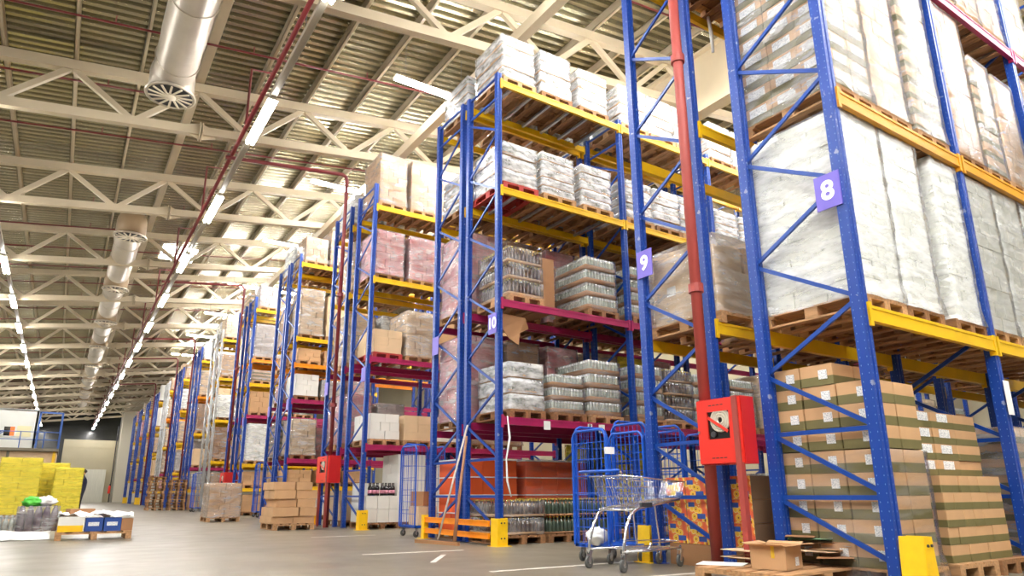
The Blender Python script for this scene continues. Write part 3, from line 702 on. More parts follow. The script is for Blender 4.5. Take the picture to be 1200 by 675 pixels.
# second double row and the ones beyond
PAT=['ck','cp','cr','cw','ckd','cpn','cg','ckn','cs','cp','ck','cwn']
for di,(a,b,c_,d_,H,lv,bx,nm) in enumerate(DOUBLES):
    for side,(ya,yb) in (('near',(a,b)),('far',(d_,c_))):
        yc=(ya+yb)/2
        for li,(z,cl) in enumerate(lv):
            top=lv[li+1][0] if li+1<len(lv) else z+1.75
            cap=top-z-.16-.144-.12
            nn=3 if (di<3 and side=='near') else 2 if di<5 else 1
            if di==0 and side=='near': nn=5
            for i in range(nn):
                rr=random.Random(di*1000+li*50+i+(7 if side=='far' else 0))
                if rr.random()<.06 and i: continue
                k=PAT[rr.randrange(len(PAT))]
                h=cap*rr.uniform(.6,.98); w=.8
                if di==0 and side=='near':
                    k={0:['cwn','cpn','cwn','ck','ck'],1:['cpn','cp','ckn','ck','ckn'],2:['cr','cr','cr','cp','cr'],3:['ck','ck','cp','ck','ck']}[li][i]
                    h={0:.62,1:1.2,2:1.2,3:1.42}[li]*(.5 if (li==1 and i==0) else 1)
                if cap<.5: k,h=('bg' if rr.random()<.0 else 'ckn'),cap*.85
                th=.2 if h>.45 else .13; n=max(1,round(h/th)); th=h/n
                x=6.55+.93*i+rr.uniform(-.03,.03)
                load(k,x,yc,z,f'{LOOK[k]}, {ORD[i]} from aisle, beam {ORD[li]} up, {side} side of {nm} double rack','loads on the farther racks',w,round(abs(yb-ya)-.02,2),n,round(th,3),seed=rr.randrange(9),lod=1,wood=WOODR if (di==0 and side=='near' and li==1 and i==0) else None)

# ------------------------------------------------------------------ guards and barrier
def guard(x,y,label,h=.42,w=.16,d=.15,taper=False,face=-1):
    t=thing('column_guard',label,'column guard',(x,y,0),0,'yellow column guards')
    m=MB(); a=w/2; tw=a*(.62 if taper else 1)
    # bent plate: front leaf and two side leaves
    th=.008
    for (x0,x1,X0,X1,y0,y1) in ((-a,a,-tw,tw,face*d/2-th/2,face*d/2+th/2),):
        m.add([(x0,y0,0),(x1,y0,0),(x1,y1,0),(x0,y1,0),(X0,y0,h),(X1,y0,h),(X1,y1,h),(X0,y1,h)],[(0,3,2,1),(4,5,6,7),(0,1,5,4),(1,2,6,5),(2,3,7,6),(3,0,4,7)])
    for sx in (-1,1):
        q=[(sx*a,sx*tw)]; x0,X0=sx*a,sx*tw
        m.add([(x0-th/2,-d/2,0),(x0+th/2,-d/2,0),(x0+th/2,d/2,0),(x0-th/2,d/2,0),(X0-th/2,-d/2,h),(X0+th/2,-d/2,h),(X0+th/2,d/2,h),(X0-th/2,d/2,h)],[(0,3,2,1),(4,5,6,7),(0,1,5,4),(1,2,6,5),(2,3,7,6),(3,0,4,7)])
    m.build('guard_plate',GUARD,t)
    MB().box(-a-.05,-d/2-.05,0,a+.05,d/2+.02,.01).build('base_plate',GUARD,t)
    for bz in (.12,h-.07):
        for bx in (-.03,.03): MB().lathe([(.012,0),(.012,.012)],(bx,bz,0),8).build('bolt',DARK,t).rotation_euler=(PI/2,0,0)
    for ch in t.children:
        if ch.name.startswith('bolt'): ch.location=(0,face*(d/2+.005),0)
guard(6.05,3.02,'yellow column guard at the foot of rack 8 first post',.44,.2,.2,True)
guard(8.72,3.02,'yellow column guard at the second post of rack 8',.44,.2,.2,True)
guard(6.05,6.12,'yellow column guard behind the shopping cart at rack 9',.42,.16,.2,True,1)
guard(5.93,9.24,'yellow column guard at the end of the orange barrier',.42,.18,.2)
guard(6.0,15.22,'yellow column guard beside the wine bottle pallet',.44,.2,.18)
guard(5.95,18.7,'yellow column guard behind the kraft box pile',.44,.2,.18,False,1)
guard(6.0,35.3,'yellow column guard at the galvanised rack',.46,.22,.2)
guard(6.0,68.2,'yellow column guard at the tenth double rack',.6,.4,.3)
guard(6.0,81.2,'yellow column guard at the twelfth double rack',.6,.4,.3)
t=thing('floor_barrier','low orange two-rail barrier across the foot of racks ending at the broom','barrier',(5.84,9.4,0))
for z0,z1 in ((.10,.19),(.29,.385)):
    m=MB().box(-.02,0,z0,.02,2.3,z1); m.box(-.03,0,z0,-.02,2.3,z0+.02); m.box(-.03,0,z1-.02,-.02,2.3,z1); m.build('rail',ORG,t)
MB().box(-.05,2.22,0,.05,2.32,.42).box(-.1,2.17,0,.1,2.37,.012).build('end_post',GUARD,t)

# ------------------------------------------------------------------ rack 8 ground stacks (striped cartons)
CW=[KRAFT,GREEN]
SH=.207
def lower_wrapped():
    t=thing('wrapped_carton_pallet','film-wrapped lower tiers of striped labelled cartons under rack 8','pallet load',(6.5,3.76,0))
    link('pallet',pallet_mesh(.8,1.15,WOOD),t)
    me=cached('c8',lambda: carton_mb(.37,.35,SH,band=True).mesh('carton',CW))
    ml=cached('l8',lambda: MB().box(-.002,-.04,-.045,.002,.04,.045).mesh('shipping_label',[LABEL]))
    for k in range(5):
        for i in range(2):
            for j in range(3):
                o=link('carton',me,t,(-.187+.374*i+R.uniform(-.005,.005),-.355+.355*j+R.uniform(-.005,.005),.146+SH*k))
                if i==0: link('shipping_label',ml,o,(-.1855,-.06,.11))
    link('stretch_film',film_mesh(.77,1.09,5*SH+.08,3,FILMC,.012,0,False,.05),t,(0,0,.06))
lower_wrapped()
def carton(w,d,h,x,y,z,label,group,rz=0.,mats=CW,band=True,labside=None,ls=.09,name='carton',mk=None):
    t=link(name,cached(('ct',w,d,h,mats[0].name,band),lambda: carton_mb(w,d,h,band=band).mesh('carton',mats)),None,(x,y,z),rz)
    tag(t,label,'carton',group)
    if labside=='x': MB().box(-w/2-.002,-.07-ls/2,h*.5-ls/2,-w/2+.004,-.07+ls/2,h*.5+ls/2).build('shipping_label',LABEL,t)
    if labside=='y': MB().box(-ls*1.2,-d/2-.002,h*.4,ls,-d/2+.004,h*.4+ls*.85).build('shipping_label',LABEL,t)
    return t
for k in range(5,9):
    for i in range(2):
        for j in range(3):
            if k==8 and j==0: continue
            carton(.37,.35,SH,6.313+.374*i+R.uniform(-.006,.006),3.405+.355*j+R.uniform(-.006,.006),.147+SH*k+.006,
              f'striped carton, {ORD[k-5]} loose tier, {ORD[j]} from the post, {"outer" if i==0 else "inner"} column, under rack 8','loose striped cartons on the wrapped stack',labside='x' if i==0 else None)
tag(pallet_mb(.8,1.2).build('pallet',WOOD,None,(7.5,3.78,0)),'wooden pallet under the second striped carton stack, post side','pallet')
tag(pallet_mb(.72,1.2).build('pallet',WOOD2,None,(8.28,3.76,0)),'wooden pallet under the second striped carton stack, far half','pallet')
CH=.162
for k in range(9):
    lo=k<5; y0=3.25 if lo else 3.4; xs=[]
    x=7.16
    rowp=([.36,.2,.2,.5] if k%2==0 else [.2,.36,.36,.34]) if lo else [.32,.48,.5]
    for q,w in enumerate(rowp):
        for j in range(2):
            d=.36
            carton(w,d,CH,x+w/2,y0+d/2+j*.365+R.uniform(-.006,.006),.146+CH*k,f'striped carton, {ORD[k]} tier up, {ORD[q]} along, {"front" if j==0 else "rear"} row, second stack under rack 8','striped cartons of the second stack',
                   labside=('y' if not lo and j==0 and q<2 else None),ls=.1)
        x+=w+.004
for i,x in enumerate((9.35,10.3)):
    load('cs',x,3.78,0,lab('striped cartons on the floor',i+2,'under rack 8'),'floor stacks under rack 8',.9,1.1,8,.17,seed=i)
# ------------------------------------------------------------------ rack 9 ground: printed fruit cartons
tag(carton_mb(.8,1.2,.235).build('large_flat_carton',KRAFT2,None,(6.54,5.26,.0)),'low plain brown carton under the orange fruit-print cartons','carton')
for k in range(3):
    for j in range(4):
        for i in range(2):
            b=MB(); w,d,h=.40,.295,.245
            b.box(-w/2,-d/2,0,w/2,d/2,h-.003,0); b.m[2]=1; b.m[4]=1     # plain card side faces, their shade put into the grey-brown
            o=b.build('fruit_carton',[FRUIT,FRUITB],None,(6.34+.41*i,4.8+.302*j,.238+.246*k))
            tag(o,f'orange fruit-print carton, {ORD[k]} tier, {ORD[j]} from the fire cabinet, {"outer" if i==0 else "inner"} row','carton','orange fruit cartons')
            if i==0:
                MB().box(-w/2-.002,-.115,.03,-w/2+.003,-.005,.085).build('brand_patch',BLUEL,o); MB().box(-w/2-.002,.03,.16,-w/2+.003,.12,.21).build('brand_patch',BLUEL,o)
# ------------------------------------------------------------------ rack 10/11 ground
load('bd',6.5,9.93,0,'brown bottles in two wrapped tiers on floor under rack 10','floor loads under rack 10',.86,1.12,2,.28,seed=2)
load('bg',7.43,9.93,0,'bare greenish bottles in two tiers on floor under rack 10','floor loads under rack 10',.86,1.12,2,.29,seed=1)
load('bg',8.4,9.93,0,'bare bottles in two tiers on floor behind the blue roll cage','floor loads under rack 10',.86,1.12,2,.29,seed=3)
load('bd',9.65,9.93,0,'wrapped bottles on floor under rack 10 second bay','floor loads under rack 10',.86,1.12,2,.28,seed=4)
def orange_stack(x,y,cols,tiers,label,film):
    t=thing('orange_carton_pallet',label,'pallet load',(x,y,0)); w=cols*.38
    link('pallet',pallet_mesh(round(w+.02,2),1.06,WOOD2),t)
    for k in range(tiers):
        for i in range(cols):
            for j in range(2):
                o=carton_mb(.378,.5,.30).build('carton',ORGC,t,(-w/2+.19+.38*i,-.255+.51*j,.146+.32*k))
        MB().box(-w/2-.004,-.52,.146+.32*k+.298,w/2+.004,.52,.146+.32*k+.32).build('white_tie_sheet',PAPER,t)
    if film: link('stretch_film',film_mesh(w+.02,1.05,.32*tiers+.05,2,FILMC,.02,0,True,.03),t,(0,0,.12))
orange_stack(6.75,11.28,3,4,'tall bare orange carton stack standing behind the orange barrier',False)
orange_stack(8.28,11.28,4,4,'film-wrapped orange carton stack behind the bare bottles',True)
load('cy',9.75,11.28,0,'yellow wrapped cartons on floor behind the roll cages','floor loads under rack 11',.9,1.04,8,.21,seed=2)
load('cy',10.75,11.28,0,'yellow wrapped cartons on floor, farther along behind the roll cages','floor loads under rack 11',.9,1.04,8,.21,seed=1)
# hanging card and film tail
cs=MB(); pr=[(6.2,9.62,3.92),(6.66,9.5,3.86),(6.72,9.48,3.66),(6.5,9.44,3.55),(6.46,9.42,3.32),(6.3,9.46,3.42),(6.2,9.55,3.62)]
cs.add(pr+[(x,y+.012,z) for x,y,z in pr],[tuple(range(7)),tuple(range(7,14))[::-1]]+[(i,7+i,7+(i+1)%7,(i+1)%7) for i in range(7)])
tag(cs.build('cardboard_sheet',KRAFT2),'torn brown cardboard sheet hanging below the upper magenta beam of rack 10','cardboard')
def ribbon(name,pts,w,mt,label,cat):
    m=MB(); 
    for k in range(len(pts)-1): pass
    m.tube(pts,w,6); return tag(m.build(name,mt,smooth=True),label,cat)
ribbon('film_tail',[(6.16,9.34,2.06),(6.2,9.33,1.7),(6.13,9.33,1.35),(6.15,9.34,1.0),(6.22,9.33,.75)],[.01,.022,.014,.02,.012],BAGW,'strip of white film hanging from the rack 10 lower magenta beam','film strip')
ribbon('film_tail',[(7.0,3.7,2.3),(7.02,3.68,2.05),(7.12,3.65,1.85),(7.1,3.62,1.72)],[.008,.012,.01,.02],BAGW,'strip of white film hanging under the lowest beam of rack 8','film strip')
ribbon('film_tail',[(7.8,5.88,8.24),(7.82,5.86,7.9),(7.84,5.88,7.6)],[.025,.03,.022],BAGW,'white film rag hanging from the top beam of rack 9','film strip')
# paper notice on second post of rack 8
tag(MB().box(8.66,3.125,1.62,8.8,3.13,2.0).build('paper_notice',PAPER),'white paper sheet taped on the second post of rack 8','paper sheet')
# ------------------------------------------------------------------ fire cabinets
def cabinet(x,y0,y1,z0,z1,label,dp=.2):
    t=thing('fire_hose_cabinet',label,'fire cabinet',(x,y0,0)); W=y1-y0
    m=MB(); m.box(0,0,z0,dp,W,z1); m.build('cabinet_body',REDD,t)
    dr=MB(); a,b,c,d=W*.25,W*.75,z0+(z1-z0)*.38,z0+(z1-z0)*.80
    X0,X1=-.03,0
    dr.box(X0,.012,z0+.012,X1,a,z1-.012); dr.box(X0,b,z0+.012,X1,W-.012,z1-.012); dr.box(X0,a,z0+.012,X1,b,c); dr.box(X0,a,d,X1,b,z1-.012)
    for q in range(4):
        yy=W*.36+q*.05
        dr.box(X0-.002,yy,z1-.075,X0,yy+.036,z1-.065,1); dr.box(X0-.002,yy,z0+.06,X0,yy+.036,z0+.07,1)
    D=dr.build('cabinet_door',[REDC,BLACK],t)
    MB().box(-.012,a,c,-.008,b,d).build('door_window',PANE,D)
    for q,rq in enumerate((.115,.09,.065,.04)):
        hs=MB(); hs.tube([(-.016,W/2-.02+rq*math.cos(2*PI*j/20),(c+d)/2+.05+rq*math.sin(2*PI*j/20)) for j in range(20)],.013,6,close=True)
        hs.build('hose_coil',HOSE,D,smooth=True)
    MB().lathe([(.03,0),(.03,.02)],(0,0,0),12).build('hose_nozzle',DARK,D,(-.02,W*.62,c+.05)).rotation_euler=(0,-PI/2,0)
    MB().bar((-.035,a+.02,c+.07),(-.035,b-.02,d-.06),.006,.03).build('red_tape',REDC,D)
    MB().lathe([(.014,0),(.014,.02)],(0,0,0),10).build('door_lock',CHROME,D,(-.03,W*.94,(z0+z1)/2)).rotation_euler=(0,-PI/2,0)
    for yy in (.05,W-.04):
        MB().box(.03 if yy>.1 else -.05,yy-.03,0,.09 if yy>.1 else .01,yy+.03,z1 if yy<.1 else z0).build('stand_post',REDS,t)
cabinet(5.72,4.36,4.92,1.08,1.76,'red fire hose cabinet with window beside rack 9 post')
cabinet(5.7,16.85,17.75,1.08,1.76,'red fire hose cabinet behind the kraft box pile',.3)
cabinet(5.7,29.7,30.6,1.0,1.7,'small red fire cabinet behind the film-wrapped box pallet',.5)
# ------------------------------------------------------------------ shopping cart
def caster(parent,x,y,r=.065,fork=CHROME,h=None):
    w=MB().lathe([(r*.85,-.016),(r,-.012),(r,.012),(r*.85,.016)],(0,0,0),18); o=w.build('caster_wheel',RUBBER,parent,(x,y,r),smooth=False); o.rotation_euler=(PI/2,0,.25)
    MB().lathe([(.02,-.02),(.02,.02)],(0,0,0),10).build('wheel_hub',GALV,o)
    f=MB(); f.bar((-.01,-.024,0),(.02,-.024,r+.05),.006,.034,up=(1,0,0)); f.bar((-.01,.024,0),(.02,.024,r+.05),.006,.034,up=(1,0,0)); f.cbox((.02,0,r+.05),(.05,.055,.01)); f.tube([(.02,0,r+.05),(.02,0,r+.1)],.014,8)
    f.build('caster_fork',fork,parent,(x,y,r))
def grid(m,P00,P10,P01,P11,nu,nv,r=.0028):
    P00,P10,P01,P11=map(Vector,(P00,P10,P01,P11))
    L=lambda u,v:(P00*(1-u)+P10*u)*(1-v)+(P01*(1-u)+P11*u)*v
    for i in range(nu+1): m.tube([L(i/nu,0),L(i/nu,1)],r,4)
    for j in range(nv+1): m.tube([L(0,j/nv),L(1,j/nv)],r*1.25,4)
t=thing('shopping_cart','chrome wire shopping cart with blue handle standing in front of rack 9','shopping cart',(5.0,5.72,0))
hw=.29
m=MB()
rb,rt,fb,ft=(.22,.64),(.08,.98),(1.02,.74),(1.1,.92)     # x,z: rear bottom/top, front bottom/top
for s in (-1,1): grid(m,(rb[0],s*hw*.86,rb[1]),(fb[0],s*hw*.62,fb[1]),(rt[0],s*hw,rt[1]),(ft[0],s*hw*.68,ft[1]),24,3,.0022)
grid(m,(rb[0],-hw*.86,rb[1]),(rb[0],hw*.86,rb[1]),(rt[0],-hw,rt[1]),(rt[0],hw,rt[1]),14,3,.0022)
grid(m,(fb[0],-hw*.62,fb[1]),(fb[0],hw*.62,fb[1]),(ft[0],-hw*.68,ft[1]),(ft[0],hw*.68,ft[1]),9,2,.0022)
grid(m,(rb[0],-hw*.86,rb[1]),(rb[0],hw*.86,rb[1]),(fb[0],-hw*.62,fb[1]),(fb[0],hw*.62,fb[1]),10,6,.0022)
m.build('wire_basket',CHROME,t)
m=MB(); grid(m,(.62,-hw*.7,.69),(.62,hw*.7,.69),(.5,-hw*.82,.96),(.5,hw*.82,.96),16,3); m.build('inner_gate',CHROME,t)
m=MB(); m.tube([(rt[0],-hw,rt[1]),(ft[0],-hw*.68,ft[1]),(ft[0],hw*.68,ft[1]),(rt[0],hw,rt[1])],.008,8,close=True); m.tube([(rb[0]-.05,-hw*.8,rb[1]-.02),(fb[0],-hw*.6,fb[1]-.015)],.014,8); m.tube([(rb[0]-.05,hw*.8,rb[1]-.02),(fb[0],hw*.6,fb[1]-.015)],.014,8)
m.tube([(rb[0]-.05,-hw*.8,rb[1]-.02),(rb[0]-.05,hw*.8,rb[1]-.02)],.014,8); m.build('basket_rim',CHROME,t,smooth=True)
for s in (-1,1):
    m=MB(); m.tube([(.5,s*hw*.8,.66),(.3,s*hw*.86,.64),(.17,s*hw*.9,.58),(.1,s*hw*.92,.46),(.05,s*hw*.95,.3),(.03,s*hw*.95,.22),(.03,s*hw*.95,.15)],.016,10); m.build('frame_leg',CHROME,t,smooth=True)
    m=MB(); m.tube([(.03,s*hw*.95,.2),(.6,s*hw*.85,.2),(1.0,s*hw*.55,.2)],.013,8); m.build('lower_rail',CHROME,t,smooth=True)
    m=MB(); m.tube([(.04,s*hw*1.0,1.0),(.0,s*hw*1.02,1.04),(-.03,s*hw*1.02,1.03)],.014,8); m.build('handle_bracket',CHROME,t)
    m=MB(); m.tube([(.62,s*hw*.6,.66),(.64,s*hw*.62,.42),(.66,s*hw*.62,.22)],.008,8); m.build('tray_hanger',CHROME,t)
m=MB(); grid(m,(.3,-hw*.85,.2),(.3,hw*.85,.2),(1.0,-hw*.55,.2),(1.0,hw*.55,.2),10,5); m.tube([(.45,-hw*.7,.2),(.5,-hw*.7,.27),(1.0,-hw*.5,.27),(1.0,hw*.5,.27),(.5,hw*.7,.27),(.45,hw*.7,.2)],.007,6); m.build('lower_tray',CHROME,t)
m=MB(); m.tube([(-.03,-hw*1.1,1.03),(-.03,hw*1.1,1.03)],.017,10); m.build('handle',BLUECAGE,t,smooth=True)
MB().cbox((.42,-hw*.84,.67),(.16,.03,.05)).build('plastic_clip',DARK,t)
for x,y in ((.02,-hw*.95),(.02,hw*.95),(.98,-hw*.55),(.98,hw*.55)): caster(t,x,y)
bag=MB(); 
def blob(b,c,r,seed,sq=(1,1,1),m=0,rough=.35):
    n,k=20,28; vs=[]
    for i in range(n+1):
        a=PI*i/n
        for j in range(k):
            p=2*PI*j/k; v=Vector((math.sin(a)*math.cos(p),math.sin(a)*math.sin(p),math.cos(a)))
            q=r*(1+.28*noise.noise(v*2.3+Vector((seed,0,0)))+(rough*abs(noise.noise(v*6+Vector((seed,3,0)))))); vs.append((c[0]+v.x*q*sq[0],c[1]+v.y*q*sq[1],c[2]+v.z*q*sq[2]))
    b.add(vs,[(i*k+j,(i+1)*k+j,(i+1)*k+(j+1)%k,i*k+(j+1)%k) for i in range(n) for j in range(k)],m)
    return b
tag(blob(bag,(0,0,0),.11,3,(1.1,1,.8)).build('plastic_bag',BAGW,None,(5.42,6.3,.31),smooth=True),'crumpled white plastic bag lying in the roll cage behind the cart','bag')
# ------------------------------------------------------------------ roll cages
def roll_cage(x,y,w,d,h,label,rz=0.,back=True,mt=BLUECAGE):
    t=thing('roll_cage',label,'roll cage',(x,y,0),rz,'blue roll cages')
    b=MB().box(-w/2,-d/2,.17,w/2,-d/2+.04,.21).box(-w/2,d/2-.04,.17,w/2,d/2,.21).box(-w/2,-d/2,.17,-w/2+.04,d/2,.21).box(w/2-.04,-d/2,.17,w/2,d/2,.21)
    for q in range(6): b.box(-w/2,-d/2+d*(q+.5)/6-.03,.18,w/2,-d/2+d*(q+.5)/6+.03,.2)
    b.build('base_frame',mt,t)
    for s in (-1,1):
        m=MB(); X=s*w/2; r=.08
        m.tube([(X,-d/2,.19),(X,-d/2,h-r),(X,-d/2+.03,h-.03),(X,-d/2+r,h),(X,d/2-r,h),(X,d/2-.03,h-.03),(X,d/2,h-r),(X,d/2,.19)],.016,8)
        for q in range(1,8): m.tube([(X,-d/2+d*q/8,.22),(X,-d/2+d*q/8,h)],.004,4)
        for q in range(1,7): m.tube([(X,-d/2,.2+(h-.25)*q/6.5),(X,d/2,.2+(h-.25)*q/6.5)],.005,4)
        m.build('side_panel',mt,t)
    if back:
        m=MB(); r=.08; Y=d/2; H=h+.07
        m.tube([(-w/2+.04,Y,.19),(-w/2+.04,Y,H-r),(-w/2+.07,Y,H-.03),(-w/2+.04+r,Y,H),(w/2-.04-r,Y,H),(w/2-.07,Y,H-.03),(w/2-.04,Y,H-r),(w/2-.04,Y,.19)],.016,8)
        for q in range(1,8): m.tube([(-w/2+w*q/8,Y,.22),(-w/2+w*q/8,Y,H)],.004,4)
        for q in range(1,5): m.tube([(-w/2+.04,Y,.2+1.3*q/4.5),(w/2-.04,Y,.2+1.3*q/4.5)],.005,4)
        m.build('back_panel',mt,t)
    for sx in (-1,1):
        for sy in (-1,1): caster(t,sx*(w/2-.06),sy*(d/2-.06),.06,GALV)
    return t
ca=roll_cage(5.74,6.42,.62,.62,1.55,'blue wire roll cage just behind the shopping cart',0.)
MB().box(-.34,-.345,1.25,-.2,-.325,1.33).build('white_tag',PAPER,ca)
roll_cage(6.55,6.55,.66,.62,1.68,'blue wire roll cage behind rack 9 front post',0.05)
roll_cage(7.35,6.6,.66,.62,1.62,'blue wire roll cage farthest along behind rack 9',-.03)
roll_cage(6.1,12.35,.62,.7,1.72,'blue roll cage with cardboard beside the white carton stack')
b=carton_mb(.4,.45,.35).build('carton',KRAFT3,None,(6.1,12.3,.215)); tag(b,'small pale carton standing in the roll cage near white cartons','carton')
bl=carton_mb(.3,.3,.28).build('carton',KRAFT2,None,(6.08,12.36,.57),.6); tag(bl,'brown carton set askew on the pale carton inside the roll cage','carton')
roll_cage(6.5,26.2,.7,.7,1.9,'blue roll cage in the aisle behind the wrapped box pallet')
roll_cage(5.95,36.6,.7,.9,1.8,'blue roll cage before the galvanised rack')
# ------------------------------------------------------------------ broom and pole
t=thing('push_broom','worn white-handled push broom leaning on the orange barrier','broom',(5.4,10.1,0))
hb=MB(); hb.bar((-.2,.62,.04),(.05,-.42,.04),.05,.03); hb.build('broom_head',KRAFT2,t)
br=MB(); br.bar((-.2,.62,.0125),(.05,-.42,.0125),.05,.025); br.build('bristles',KRAFT2,t)
MB().tube([(-.05,.1,.07),(.42,-.02,1.95)],.017,10).build('broom_handle',STICK,t,smooth=True)
tag(MB().tube([(5.62,10.13,.03),(5.8,10.25,1.0),(5.93,10.3,1.78)],[.032,.026,.02],10).build('wooden_pole',STICKB,smooth=True),'thick brown wooden pole leaning on the barrier beside the broom','pole')
# ------------------------------------------------------------------ near pallet with open carton and scraps
t=tag(pallet_mb(.9,1.3).build('pallet',WOOD,None,(5.66,4.05,0),-PI/2+.06),'wooden pallet lying in the corner under the open brown carton','pallet')
t2=tag(pallet_mb(.9,.62).build('pallet',WOOD2,None,(6.6,3.95,0),-PI/2+.06),'dark wooden pallet end under the flattened cardboard scraps','pallet')
ob=thing('open_carton','open empty brown carton with flaps up on the nearest pallet','carton',(5.45,3.93,.146),.25)
w,d,h=.38,.31,.2; th=.006
m=MB(); m.box(-w/2,-d/2,0,w/2,d/2,th); m.box(-w/2,-d/2,0,-w/2+th,d/2,h); m.box(w/2-th,-d/2,0,w/2,d/2,h); m.box(-w/2,-d/2,0,w/2,-d/2+th,h); m.box(-w/2,d/2-th,0,w/2,d/2,h)
m.build('carton_body',KRAFT,ob)
for (p,q,o) in (((-w/2,-d/2),(w/2,-d/2),(0,-.10)),((w/2,-d/2),(w/2,d/2),(.07,0)),((w/2,d/2),(-w/2,d/2),(0,.07)),((-w/2,d/2),(-w/2,-d/2),(-.07,0))):
    f=MB(); a=[(p[0],p[1],h),(q[0],q[1],h),(q[0]+o[0],q[1]+o[1],h+.015),(p[0]+o[0],p[1]+o[1],h+.015)]
    f.add(a+[(x,y,z+.005) for x,y,z in a],[(0,1,2,3),(7,6,5,4),(0,4,5,1),(1,5,6,2),(2,6,7,3),(3,7,4,0)]); f.build('flap',KRAFT,ob)
MB().box(.02,-d/2-.003,.03,.1,-d/2,.1).build('shipping_label',LABEL,ob)
MB().box(-w/2-.003,-.06,.1,-w/2,-.03,.2).build('yellow_tape',YELP,ob)
rr=random.Random(5); k=0
for i in range(20):
    x=6.1+rr.uniform(-.12,.55); y=3.95+rr.uniform(-.22,.3); z=.15+.012*i; a=rr.uniform(-.5,.5); w=rr.uniform(.35,.62); d=rr.uniform(.25,.4)
    mt=[KRAFT,KRAFT2,KRAFT3,KRAFT,PAPER,KRAFT2,WHITEC][i%7] if i!=17 else MINT
    m=MB(); n=6; vs=[]
    for p in range(n+1):
        for q in (0,1): vs.append((w*(p/n-.5),d*(q-.5),.02*noise.noise(Vector((p*.6,i*3.1,q)))))
    top=[(a_,b_,c_+.004) for a_,b_,c_ in vs]; kk=len(vs)
    fs=[(2*p,2*p+2,2*p+3,2*p+1) for p in range(n)]; m.add(vs+top,[f[::-1] for f in fs]+[tuple(v+kk for v in f) for f in fs]+[(2*p,2*p+2,kk+2*p+2,kk+2*p) for p in range(n)]+[(2*p+1,kk+2*p+1,kk+2*p+3,2*p+3) for p in range(n)])
    tag(m.build('cardboard_sheet',mt,None,(x,y,z+.012),a),f'flattened cardboard sheet, {ORD[i]} up the scrap heap beside the open carton','cardboard','flattened cardboard scraps')
tag(MB().cbox((0,0,.004),(.3,.42,.006)).build('paper_sheet',PAPER,None,(5.35,4.45,.146),.5),'white sheet lying on the nearest pallet beside the open carton','paper sheet')
for i in range(6):
    x=5.75+rr.uniform(-.1,.15); y=4.42+rr.uniform(-.06,.06)
    tag(MB().cbox((0,0,.003),(rr.uniform(.2,.4),.34,.006)).build('cardboard_sheet',[KRAFT,KRAFT2,KRAFT3][i%3],None,(x,y,.146+.022*i),rr.uniform(-.4,.4)),f'cardboard sheet behind the open carton, {ORD[i]} from the bottom','cardboard','flattened cardboard scraps')
# ------------------------------------------------------------------ second double row, floor
tag(pallet_mb(.9,1.0).build('pallet',WOOD2,None,(6.62,15.95,0)),'brown pallet under the white wine cartons','pallet')
for k in range(2):
    for i in range(3):
        for j in range(2):
            carton(.295,.48,.305,6.32+.3*i,15.7+.49*j,.146+.308*k,f'white wine carton, {ORD[k]} tier, {ORD[i]} along, {"front" if j==0 else "rear"} row beside yellow guard','white wine cartons',mats=[WHITEC],band=False)
bp=MB().lathe(bottle_prof(.3,.036),n=12,ms=[0,0,0,0,0,0,0]); bme=bp.mesh('bottle_glass',[BLACKG],True)
lme=MB().lathe([(.0368,.05),(.0368,.13)],n=12).mesh('bottle_label',[PINKL],True)
for i in range(7):
    for j in range(2):
        o=link('wine_bottle',bme,None,(6.3+.092*i+(.04 if i>2 else 0),15.52+.09*j,.765)); tag(o,f'dark wine bottle with pink label, {ORD[i]} along the {"front" if j==0 else "rear"} row','bottle','dark wine bottles on the white cartons')
        link('bottle_label',lme,o)
for i in range(2):
    carton(.3,.46,.3,6.33+.3*i,16.2,.764,f'white wine carton behind the bottles, {ORD[i]} along','white wine cartons',mats=[WHITEC],band=False)
load('cwn',7.35,15.95,0,'tall bare white cartons on floor behind the wine bottles','floor loads of the second double row',.78,1.0,7,.23,seed=1)
load('cwn',8.3,15.95,0,'tall bare white cartons on floor, farther from the wine bottles','floor loads of the second double row',.78,1.0,6,.23,seed=2)
load('cpn',6.6,17.8,0,'pale cartons on floor behind the red cabinet stand','floor loads of the second double row',.8,1.0,3,.25,seed=2)
for i,(y,k,nm) in enumerate(((22.7,'cwn','third'),(24.1,'ckn','third'),(29.1,'ckn','fourth'),(31.0,'ck','fourth'),(36.1,'cwn','fifth'),(42.1,'ckn','sixth'))):
    for q in range(2 if i<4 else 1):
        load(k,6.6+.95*q,y,0,f'low {LOOK[k]} on floor, {ORD[q]} from aisle, {"near" if i%2==0 else "far"} side of {nm} double rack','floor loads of farther racks',.8,1.0,3,.22,seed=i+q,lod=1)
# ------------------------------------------------------------------ kraft box pile
tag(pallet_mb(.95,1.15).build('pallet',WOOD,None,(4.72,16.75,0)),'wooden pallet under the loose kraft box pile','pallet')
tiers=[[(-.29,.5,.0),(.22,.5,.0)],[(-.22,.6,0),(.29,.4,0)],[(-.18,.46,0),(.26,.44,0)],[(-.24,.5,0),(.25,.5,0)],[(-.27,.5,0),(.2,.38,0)]]
z=.146; k=0
for q,row in enumerate(tiers):
    h=[.16,.2,.19,.2,.18][q]
    for (x,w,_) in row:
        for j in range(2):
            if q==4 and j and x>0: continue
            carton(w,.52,h,4.72+x+R.uniform(-.02,.02),16.46+.54*j+R.uniform(-.03,.03)-(.04 if q==1 else 0),z,f'kraft box, {ORD[q]} tier, {"cabinet" if x>0 else "aisle"} side, {"front" if j==0 else "rear"}, of the loose box pile','kraft boxes of the loose pile',rz=R.uniform(-.05,.05),mats=[KRAFT],band=False); k+=1
    z+=h+.002
